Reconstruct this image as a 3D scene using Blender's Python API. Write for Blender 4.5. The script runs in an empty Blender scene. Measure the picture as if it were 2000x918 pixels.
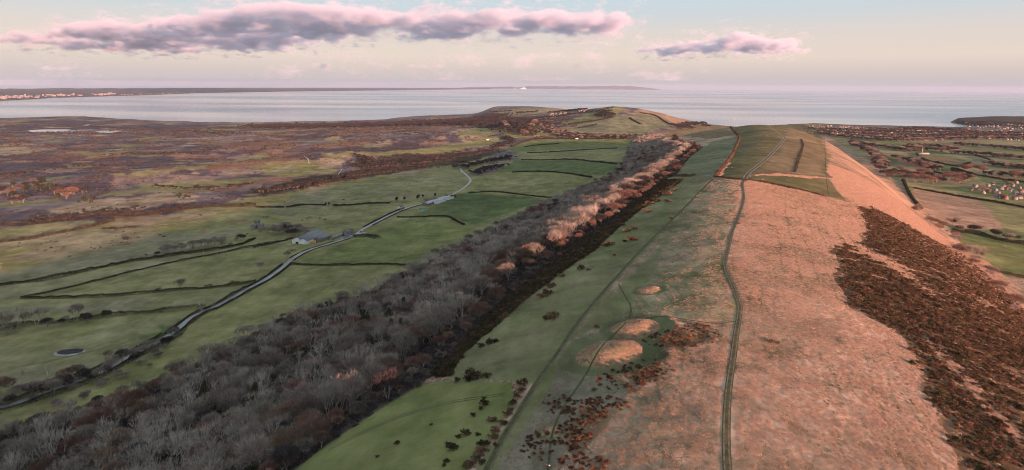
import bpy, bmesh, math, random
import numpy as np
from mathutils import Vector, Matrix
rng = np.random.default_rng(7)
random.seed(7)
scene = bpy.context.scene
COL = scene.collection

# ------------------------------------------------------------------ camera, sky, sun, exposure
CAM_Z = 300.0
F = 1230.0                     # focal length in pixels of the 2000 px wide photograph
CV = 167.0                     # level line at the middle of the picture
ROLL = 0.0075
cam_d = bpy.data.cameras.new('camera')
cam = bpy.data.objects.new('camera', cam_d); COL.objects.link(cam)
cam_d.sensor_width = 36.0
cam_d.lens = 36.0 * F / 2000.0
cam_d.shift_y = -(459.0 - CV) / 2000.0
cam_d.clip_start = 1.0
cam_d.clip_end = 400000.0
_s, _c = math.sin(ROLL), math.cos(ROLL)
cam.matrix_world = Matrix(((_c, -_s, 0, 0), (0, 0, -1, 0), (_s, _c, 0, CAM_Z), (0, 0, 0, 1)))
scene.camera = cam

SUN_EL = math.radians(7.3)
SUN_H = Vector((0.56, -0.83)).normalized()          # horizontal direction towards the sun
SUN_DIR = Vector((SUN_H.x * math.cos(SUN_EL), SUN_H.y * math.cos(SUN_EL), math.sin(SUN_EL)))
sun_d = bpy.data.lights.new('sun', 'SUN')
sun_d.energy = 5.0
sun_d.angle = math.radians(0.6)
sun_d.color = (1.0, 0.49, 0.355)
sun = bpy.data.objects.new('sun', sun_d); COL.objects.link(sun)
sun.rotation_euler = SUN_DIR.to_track_quat('Z', 'Y').to_euler()
sun.location = (0, 0, 500)

world = bpy.data.worlds.new('World'); scene.world = world
world.use_nodes = True
wn, wl = world.node_tree.nodes, world.node_tree.links
wn.clear()
w_out = wn.new('ShaderNodeOutputWorld')
w_bg = wn.new('ShaderNodeBackground'); w_bg.inputs['Strength'].default_value = 0.1
w_sky = wn.new('ShaderNodeTexSky'); w_sky.sky_type = 'NISHITA'; w_sky.sun_disc = False
w_sky.sun_elevation = SUN_EL
w_sky.sun_rotation = math.atan2(SUN_H.x, SUN_H.y)
w_sky.altitude = 300; w_sky.air_density = 1.0; w_sky.dust_density = 1.5
w_tc = wn.new('ShaderNodeTexCoord')
w_sep = wn.new('ShaderNodeSeparateXYZ'); wl.new(w_tc.outputs['Generated'], w_sep.inputs[0])
w_map = wn.new('ShaderNodeMapRange'); w_map.inputs['From Min'].default_value = -0.02; w_map.inputs['From Max'].default_value = 0.48
wl.new(w_sep.outputs['Z'], w_map.inputs['Value'])
w_ramp = wn.new('ShaderNodeValToRGB'); wl.new(w_map.outputs[0], w_ramp.inputs['Fac'])
SKY_STOPS = [(0.0, (0.43, 0.43, 0.485)), (0.04, (0.475, 0.455, 0.495)), (0.075, (0.57, 0.50, 0.495)), (0.13, (0.72, 0.605, 0.535)),
             (0.20, (0.67, 0.595, 0.56)), (0.265, (0.555, 0.60, 0.635)), (0.33, (0.52, 0.625, 0.70)), (0.6, (0.53, 0.625, 0.69)), (1.0, (0.52, 0.61, 0.68))]
el = w_ramp.color_ramp.elements
while len(el) < len(SKY_STOPS): el.new(0.5)
for e, (p, c) in zip(el, SKY_STOPS): e.position = p; e.color = (*c, 1)
w_mul = wn.new('ShaderNodeVectorMath'); w_mul.operation = 'SCALE'; w_mul.inputs['Scale'].default_value = 10.0 * 0.40
wl.new(w_ramp.outputs[0], w_mul.inputs[0])
w_skym = wn.new('ShaderNodeVectorMath'); w_skym.operation = 'SCALE'; w_skym.inputs['Scale'].default_value = 0.045
wl.new(w_sky.outputs[0], w_skym.inputs[0])
w_add = wn.new('ShaderNodeVectorMath'); w_add.operation = 'ADD'
wl.new(w_mul.outputs[0], w_add.inputs[0]); wl.new(w_skym.outputs[0], w_add.inputs[1])
wl.new(w_add.outputs[0], w_bg.inputs['Color']); wl.new(w_bg.outputs[0], w_out.inputs[0])

scene.view_settings.view_transform = 'Standard'
scene.view_settings.look = 'None'
scene.view_settings.exposure = 1.42
scene.view_settings.gamma = 1.0
scene.view_settings.use_curve_mapping = False
scene.cycles.use_denoising = True
scene.cycles.filter_width = 1.0
scene.cycles.max_bounces = 6
scene.cycles.diffuse_bounces = 2
scene.cycles.glossy_bounces = 2
scene.cycles.transparent_max_bounces = 8
scene.cycles.volume_bounces = 3

# ------------------------------------------------------------------ naming helpers
def tag(o, label=None, category=None, group=None, kind=None):
    if label: o['label'] = label
    if category: o['category'] = category
    if group: o['group'] = group
    if kind: o['kind'] = kind
    return o

def link(name, me, mats=None, parent=None):
    if mats is not None and len(me.materials) == 0:
        for m in (mats if isinstance(mats, (list, tuple)) else [mats]): me.materials.append(m)
    o = bpy.data.objects.new(name, me); COL.objects.link(o)
    if parent is not None: o.parent = parent
    return o

def empty(name, loc, rz=0.0, scale=1.0):
    o = bpy.data.objects.new(name, None); COL.objects.link(o)
    o.location = loc; o.rotation_euler = (0, 0, rz); o.scale = (scale,) * 3
    o.empty_display_size = 1.0
    return o

def mesh_np(name, verts, faces, mat_idx=None, smooth=False):
    """verts (n,3); faces (m,k) array with one k, or list of arrays"""
    me = bpy.data.meshes.new(name)
    verts = np.asarray(verts, dtype=np.float32)
    fl = faces if isinstance(faces, list) else [faces]
    fl = [np.asarray(f, dtype=np.int32) for f in fl if len(f)]
    me.vertices.add(len(verts)); me.vertices.foreach_set('co', verts.ravel())
    loops = np.concatenate([f.ravel() for f in fl])
    sizes = np.concatenate([np.full(len(f), f.shape[1], np.int32) for f in fl])
    starts = np.concatenate([[0], np.cumsum(sizes)[:-1]]).astype(np.int32)
    me.loops.add(len(loops)); me.loops.foreach_set('vertex_index', loops)
    me.polygons.add(len(sizes)); me.polygons.foreach_set('loop_start', starts)
    if mat_idx is not None: me.polygons.foreach_set('material_index', np.asarray(mat_idx, np.int32))
    if smooth: me.polygons.foreach_set('use_smooth', np.ones(len(sizes), bool))
    me.update(calc_edges=True); me.validate()
    return me

# ------------------------------------------------------------------ noise and small maths
def _hash(ix, iy, seed):
    h = (ix.astype(np.int64) * 374761393 + iy.astype(np.int64) * 668265263 + seed * 1442695041) & 0xffffffff
    h = ((h ^ (h >> 13)) * 1274126177) & 0xffffffff
    h = h ^ (h >> 16)
    return (h & 0xffff).astype(np.float64) / 65535.0

def vnoise(x, y, seed=0):
    ix, iy = np.floor(x), np.floor(y)
    fx, fy = x - ix, y - iy
    fx = fx * fx * fx * (fx * (fx * 6 - 15) + 10); fy = fy * fy * fy * (fy * (fy * 6 - 15) + 10)
    ix = ix.astype(np.int64); iy = iy.astype(np.int64)
    a, b = _hash(ix, iy, seed), _hash(ix + 1, iy, seed)
    c, d = _hash(ix, iy + 1, seed), _hash(ix + 1, iy + 1, seed)
    return (a + (b - a) * fx) * (1 - fy) + (c + (d - c) * fx) * fy

def fbm(x, y, scale, octaves=4, seed=0):
    """-1..1 noise with features of about scale metres"""
    x = np.asarray(x, float) / scale; y = np.asarray(y, float) / scale
    s, a, n = 0.0, 1.0, 0.0
    for k in range(octaves):
        s = s + a * (vnoise(x, y, seed + k * 17) * 2 - 1); n += a
        x = x * 2.03 + 11.3; y = y * 2.03 - 7.7; a *= 0.5
    return s / n

def sstep(a, b, x):
    t = np.clip((x - a) / (b - a), 0, 1); return t * t * (3 - 2 * t)

def in_poly(px, py, poly):
    poly = np.asarray(poly, float); inside = np.zeros(px.shape, bool)
    bb = (px >= poly[:, 0].min()) & (px <= poly[:, 0].max()) & (py >= poly[:, 1].min()) & (py <= poly[:, 1].max())
    if not bb.any(): return inside
    x, y = px[bb], py[bb]; r = np.zeros(x.shape, bool); n = len(poly)
    for i in range(n):
        x1, y1 = poly[i]; x2, y2 = poly[(i + 1) % n]
        if y1 == y2: continue
        r ^= ((y1 > y) != (y2 > y)) & (x < (x2 - x1) * (y - y1) / (y2 - y1) + x1)
    inside[bb] = r; return inside

def poly_sdf(px, py, poly):
    poly = np.asarray(poly, float); d = np.full(px.shape, 1e18); n = len(poly)
    for i in range(n):
        ax, ay = poly[i]; bx, by = poly[(i + 1) % n]
        ex, ey = bx - ax, by - ay
        t = np.clip(((px - ax) * ex + (py - ay) * ey) / (ex * ex + ey * ey + 1e-9), 0, 1)
        d = np.minimum(d, (px - ax - t * ex) ** 2 + (py - ay - t * ey) ** 2)
    return np.sqrt(d) * np.where(in_poly(px, py, poly), 1, -1)

def pix_dir(u, v):
    a = (np.asarray(u, float) - 1000) / F; b = (np.asarray(v, float) - CV) / F
    return a * _c + b * _s, np.ones_like(a), a * _s - b * _c

def sea_point(u, v):
    dx, dy, dz = pix_dir(u, v); k = -CAM_Z / dz
    return float(dx * k), float(dy * k)

# ------------------------------------------------------------------ the lie of the land (metres, sea level 0)
CREST = np.array([(-3000, -1500), (-600, -290), (0, -10), (181, 62), (315, 113), (410, 150), (753, 285), (1100, 440), (1367, 560), (1700, 690), (2050, 800), (2600, 960), (9000, 3500)], float)
def crest_x(y): return np.interp(y, CREST[:, 0], CREST[:, 1])
_pt = [-3000, -900, -650, -500, -420, -350, -300, -250, -200, -165, -130, -100, -60, -25, 0, 30, 60, 100, 130, 160, 200, 240, 275, 300, 350, 420, 600, 3000]
_pz = [0, 0, 3, 9, 16, 27, 42, 64, 92, 112, 121, 127, 134, 139.5, 140.5, 139, 136, 129.5, 121, 107, 79, 44, 20, 12, 6, 2, 0, 0]
_tt = np.arange(-1500, 1500, 2.0); _zz = np.interp(_tt, _pt, _pz)
_g = np.exp(-0.5 * (np.arange(-24, 25) / 5.5) ** 2); _g /= _g.sum()
_zz = np.convolve(np.pad(_zz, 24, mode='edge'), _g, mode='valid')
def ridge_t(x, y):
    return (x - crest_x(y)) * 0.93

COAST_PX = [(-900, 226), (-300, 232), (0, 235), (60, 232.5), (100, 231.5), (180, 231.5), (250, 237.5), (330, 241), (400, 243), (500, 244), (570, 243), (640, 241), (737, 239), (790, 233), (850, 230), (900, 228), (945, 225), (957, 221)]
COAST = [(-30000, 5500)] + [sea_point(*p) for p in COAST_PX] + [(-230, 7300), (200, 7600), (700, 7200), (1150, 6200), (1420, 5200), (1480, 4600), (1600, 4350), (1900, 4500)]
COAST += [sea_point(*p) for p in [(1575, 244), (1640, 247), (1750, 250.5), (1850, 252.5), (1905, 252), (1930, 250.5), (1915, 247.5), (1880, 243), (1856, 240), (1858, 237.6), (1905, 236.5), (1960, 234.5)]] + [(30000, 9000), (30000, -30000), (-30000, -30000)]
BARROWS = []          # filled below once pixels can be turned into ground points: (x, y, radius, height, ditch)

def land(x, y):
    t = ridge_t(x, y)
    wl_ = 1 + 0.55 * sstep(1200, 1900, y)                       # the north shoulder broadens towards the far end
    te = np.where(t < -90, -90 + (t + 90) / wl_, t)
    te = te - 20 * (1 - sstep(340, 600, y)) * sstep(-45, -130, t) * sstep(-420, -260, t)     # the wood edge lies lower at the near end
    ridge = np.interp(te, _tt, _zz) * (1 - sstep(1950, 2950, y) * 0.97)
    ridge = ridge + 4.0 * np.exp(-((y - 1850) / 330) ** 2) * np.exp(-(t / 200) ** 2)
    ridge = ridge * (1 + .55 * sstep(-40, -520, y))                # unseen ridge behind the camera, raised to shade the left plain
    side = sstep(-500, 500, t)
    dist = np.hypot(x, y)
    plain = (46 - 22 * sstep(900, 4200, dist)) * (1 - side) + (48 - 26 * sstep(700, 4200, dist)) * side
    z = plain + ridge
    # far hills
    hx = np.interp(x - 0.18 * (y - 4300), [-1200, -500, 0, 350, 524, 690, 874, 1049, 1206, 1330, 1500], [0, 22, 58, 88, 112, 138, 120, 80, 26, 6, 0])
    hy = np.interp(y, [2850, 3300, 3800, 4200, 4500, 5000, 5600, 6500], [0, .28, .72, .97, 1.0, .8, .45, .0])
    z = z + hx * hy
    z = z + 66 * np.exp(-((x - 60) / 620) ** 2 - ((y - 6300) / 900) ** 2) * sstep(-360, -170, x)
    z = z + 38 * np.exp(-((x - 95) / 150) ** 2 - ((y - 3400) / 200) ** 2)        # wooded knoll
    z = z + 24 * np.exp(-((x + 1430) / 190) ** 2 - ((y - 1480) / 170) ** 2)      # heath knoll on the left
    z = z + 16 * np.exp(-((x + 420) / 500) ** 2 - ((y - 3150) / 260) ** 2) + 14 * np.exp(-((x + 900) / 420) ** 2 - ((y - 2500) / 200) ** 2)
    z = z + 36 * np.exp(-((x - 4700) / 700) ** 2 - ((y - 5650) / 420) ** 2)
    z = z + 22 * np.exp(-((x - 2150) / 420) ** 2 - ((y - 4300) / 400) ** 2)
    for (ax, ay, bx, by, wid, hgt) in ((-1090, 1690, -620, 2230, 120, 17), (-620, 2230, 60, 2900, 110, 10), (-900, 2700, -300, 3050, 110, 12)):      # low heath ridges that catch the sun
        ex, ey = bx - ax, by - ay; q = np.clip(((x - ax) * ex + (y - ay) * ey) / (ex * ex + ey * ey), 0, 1)
        z = z + hgt * np.exp(-((x - ax - q * ex) ** 2 + (y - ay - q * ey) ** 2) / wid ** 2)
    rough = sstep(-250, -700, t) * sstep(800, 1500, y)
    rs = sstep(350, 700, t)
    z = z + (2.2 + 5.0 * rough + 5 * rs) * fbm(x, y, 420, 4, 3) * sstep(150, 500, np.abs(t)) + (0.7 + 0.9 * rough) * fbm(x, y, 90, 3, 9)
    return z

NF, NC, NR0, NR = 1000, 72, 22, 790
th_f = np.linspace(math.radians(-43), math.radians(43), NF)
th_c = np.linspace(math.radians(43), math.radians(317), NC + 2)[1:-1]
TH = np.concatenate([th_f, th_c])
RR = np.concatenate([np.geomspace(3, 112, NR0, endpoint=False), np.geomspace(112, 9600, NR), [10500, 12000]])
TG, RG = np.meshgrid(TH, RR, indexing='ij')
GX, GY = RG * np.sin(TG), RG * np.cos(TG)
GZ = land(GX, GY)
_coast_d = poly_sdf(GX, GY, COAST)
_s_ = sstep(-25, 70, _coast_d + 25 * fbm(GX, GY, 160, 3, 41) * sstep(900, 3000, RG)) * (1 - sstep(9000, 9500, RG))
GZ = -6 + (GZ + 6) * _s_
LR = np.log(RR)

def ground_z(x, y):
    x = np.asarray(x, float); y = np.asarray(y, float)
    r = np.clip(np.hypot(x, y), RR[0], RR[-1] - 1); th = np.arctan2(x, y)
    fi = np.clip((th - th_f[0]) / (th_f[1] - th_f[0]), 0, NF - 1.001)
    i = fi.astype(int); fi = fi - i
    j = np.clip(np.searchsorted(RR, r) - 1, 0, len(RR) - 2); fj = (r - RR[j]) / (RR[j + 1] - RR[j])
    return (GZ[i, j] * (1 - fi) + GZ[i + 1, j] * fi) * (1 - fj) + (GZ[i, j + 1] * (1 - fi) + GZ[i + 1, j + 1] * fi) * fj

def ground(u, v):
    """ground points (n,3) met by the sight lines through photograph pixels"""
    u = np.atleast_1d(np.asarray(u, float)); v = np.atleast_1d(np.asarray(v, float))
    dx, dy, dz = pix_dir(u, v); h = np.hypot(dx, dy); th = np.arctan2(dx, dy); sl = dz / h
    fi = np.clip((th - th_f[0]) / (th_f[1] - th_f[0]), 0, NF - 1.001); i = fi.astype(int); fi = fi - i
    prof = GZ[i] * (1 - fi)[:, None] + GZ[i + 1] * fi[:, None]
    ray = CAM_Z + sl[:, None] * RR[None, :]
    below = (ray <= prof) & (RR[None, :] > 40)
    hit = below.any(1); k = np.where(hit, below.argmax(1), len(RR) - 3); k = np.clip(k, 1, len(RR) - 1)
    n = np.arange(len(u)); d0 = ray[n, k - 1] - prof[n, k - 1]; d1 = ray[n, k] - prof[n, k]
    f = np.where(hit, d0 / (d0 - d1 + 1e-9), 0.5)
    r = RR[k - 1] + (RR[k] - RR[k - 1]) * np.clip(f, 0, 1)
    x, y = r * np.sin(th), r * np.cos(th)
    return np.stack([x, y, ground_z(x, y)], 1)

def gpoly(pts):
    """photograph pixel polygon -> ground polygon"""
    p = np.asarray(pts, float); q = []
    for i in range(len(p)):
        a, b = p[i], p[(i + 1) % len(p)]
        for k in range(3): q.append(a + (b - a) * k / 3)
    q = np.array(q); g = ground(q[:, 0], np.minimum(q[:, 1], 1400)); return g[:, :2]

# round barrows on the ridge
def add_mound(u, v, rad, hgt, ditch):
    global GZ
    (x, y, z), = ground(u, v)
    d = np.hypot(GX - x, GY - y); m = d < rad * 2.2
    GZ[m] += hgt * (1 - sstep(0.25, 1.0, d[m] / rad)) - ditch * np.exp(-((d[m] - rad * 1.22) / (rad * 0.17)) ** 2) + .55 * ditch * np.exp(-((d[m] - rad * 1.62) / (rad * 0.15)) ** 2)
    BARROWS.append((x, y, rad))
for b in [(1192, 690, 16, 3.1, 1.1), (1240, 640, 12.0, 2.4, 0.8), (1268, 566, 7, 1.2, .3), (1078, 842, 3.8, .8, .2), (1330, 655, 9, 1.0, .3), (1135, 800, 5.0, .9, .2), (1210, 745, 6, .7, .2)]:
    add_mound(*b)
# tussocky relief of the rough grass on the ridge
_T = ridge_t(GX, GY)
_m = (np.abs(_T - 20) < 330) & (RG < 1800) & (RG > 90)
GZ[_m] += (0.30 * fbm(GX[_m], GY[_m], 7.0, 3, 77) + 0.35 * fbm(GX[_m], GY[_m], 26, 3, 78)) * sstep(-110, -20, _T[_m])
# ------------------------------------------------------------------ materials
def new_mat(name):
    m = bpy.data.materials.new(name); m.use_nodes = True
    nt = m.node_tree; b = nt.nodes['Principled BSDF']
    b.inputs['Specular IOR Level'].default_value = 0.15; b.inputs['Roughness'].default_value = 0.9
    return m, nt, b

def mat_plain(name, col, rough=0.9, var=0.25, scale=1.0, spec=0.15, per_object=0.0, col2=None, metal=0.0):
    """a colour with noise mottling in object space, optionally varying from object to object"""
    m, nt, b = new_mat(name); N, L = nt.nodes, nt.links
    tc = N.new('ShaderNodeTexCoord'); no = N.new('ShaderNodeTexNoise'); no.inputs['Scale'].default_value = scale; no.inputs['Detail'].default_value = 4
    L.new(tc.outputs['Object'], no.inputs['Vector'])
    mix = N.new('ShaderNodeMix'); mix.data_type = 'RGBA'
    c = np.array(col)
    mix.inputs[6].default_value = (*(c * (1 - var)), 1)
    mix.inputs[7].default_value = (*((np.array(col2)) if col2 is not None else c * (1 + var)), 1)
    rmp = N.new('ShaderNodeMapRange'); rmp.inputs['From Min'].default_value = 0.35; rmp.inputs['From Max'].default_value = 0.65
    L.new(no.outputs['Fac'], rmp.inputs['Value']); L.new(rmp.outputs[0], mix.inputs[0])
    out = mix.outputs[2]
    if per_object:
        oi = N.new('ShaderNodeObjectInfo'); hv = N.new('ShaderNodeHueSaturation')
        mr = N.new('ShaderNodeMapRange'); mr.inputs['To Min'].default_value = 1 - per_object; mr.inputs['To Max'].default_value = 1 + per_object
        L.new(oi.outputs['Random'], mr.inputs['Value']); L.new(mr.outputs[0], hv.inputs['Value'])
        mr2 = N.new('ShaderNodeMapRange'); mr2.inputs['To Min'].default_value = 0.5 - 0.035 * per_object * 2; mr2.inputs['To Max'].default_value = 0.5 + 0.02 * per_object * 2
        ml = N.new('ShaderNodeMath'); ml.operation = 'FRACT'; m7 = N.new('ShaderNodeMath'); m7.operation = 'MULTIPLY'; m7.inputs[1].default_value = 7.31
        L.new(oi.outputs['Random'], m7.inputs[0]); L.new(m7.outputs[0], ml.inputs[0]); L.new(ml.outputs[0], mr2.inputs['Value']); L.new(mr2.outputs[0], hv.inputs['Hue'])
        L.new(out, hv.inputs['Color']); out = hv.outputs[0]
    L.new(out, b.inputs['Base Color'])
    b.inputs['Roughness'].default_value = rough; b.inputs['Specular IOR Level'].default_value = spec; b.inputs['Metallic'].default_value = metal
    return m

# ------------------------------------------------------------------ land cover: (colour, second colour, bump, cracks, tracks)
CV_ = {
    'pasture': ((0.150, 0.150, 0.056), (0.228, 0.205, 0.100), .3, 0),
    'lush': ((0.108, 0.126, 0.042), (0.160, 0.162, 0.068), .25, 0),
    'deep': ((0.074, 0.104, 0.037), (0.112, 0.128, 0.054), .25, 0),
    'olive': ((0.155, 0.152, 0.068), (0.240, 0.212, 0.120), .35, 0),
    'rush': ((0.145, 0.138, 0.074), (0.235, 0.203, 0.130), .45, 0),
    'heath': ((0.090, 0.076, 0.080), (0.170, 0.138, 0.132), .7, 0),
    'heathdark': ((0.054, 0.046, 0.058), (0.100, 0.080, 0.088), .6, 0),
    'rust': ((0.145, 0.082, 0.056), (0.225, 0.130, 0.088), .6, 0),
    'tan':       ((0.20, 0.150, 0.098), (0.32, 0.25, 0.172), .4, 0),
    'pinkheath': ((0.130, 0.098, 0.088), (0.25, 0.185, 0.155), .6, 0),
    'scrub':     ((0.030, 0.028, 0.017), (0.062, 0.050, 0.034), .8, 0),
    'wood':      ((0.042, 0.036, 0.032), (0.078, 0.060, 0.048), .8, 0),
    'gorse': ((0.070, 0.048, 0.028), (0.150, 0.098, 0.060), .9, 0),
    'dry': ((0.27, 0.190, 0.132), (0.46, 0.325, 0.240), .9, .75),
       'dryd': ((0.155, 0.118, 0.074), (0.30, 0.215, 0.150), .9, .75),
    'slope': ((0.235, 0.150, 0.098), (0.335, 0.222, 0.152), .9, .45),
    'tussock':   ((0.095, 0.105, 0.045), (0.30, 0.235, 0.155), .9, .5),
    'strip': ((0.108, 0.120, 0.050), (0.185, 0.170, 0.094), .4, .1),
    'grey':      ((0.105, 0.098, 0.062), (0.215, 0.180, 0.135), .8, .5),
    'hilltop':   ((0.090, 0.086, 0.034), (0.150, 0.118, 0.060), .3, 0),
    'hillbrown': ((0.150, 0.110, 0.060), (0.200, 0.150, 0.085), .4, .2),
    'palegreen': ((0.105, 0.118, 0.062), (0.195, 0.185, 0.115), .4, .2),
    'mound': ((0.24, 0.165, 0.085), (0.38, 0.265, 0.150), .8, .3),
    'ditch': ((0.080, 0.090, 0.042), (0.125, 0.122, 0.070), .7, .2),
    'bracken': ((0.105, 0.062, 0.036), (0.20, 0.125, 0.075), .9, .5),
    'soil':      ((0.030, 0.028, 0.026), (0.070, 0.062, 0.056), .6, 0),
    'pale':      ((0.30, 0.28, 0.25), (0.42, 0.39, 0.35), .2, 0),
    'sand':      ((0.32, 0.27, 0.20), (0.42, 0.36, 0.28), .2, 0),
    'town':      ((0.070, 0.070, 0.050), (0.13, 0.115, 0.10), .4, 0),
    'path':      ((0.075, 0.078, 0.034), (0.115, 0.105, 0.055), .4, 0),
}
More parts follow.
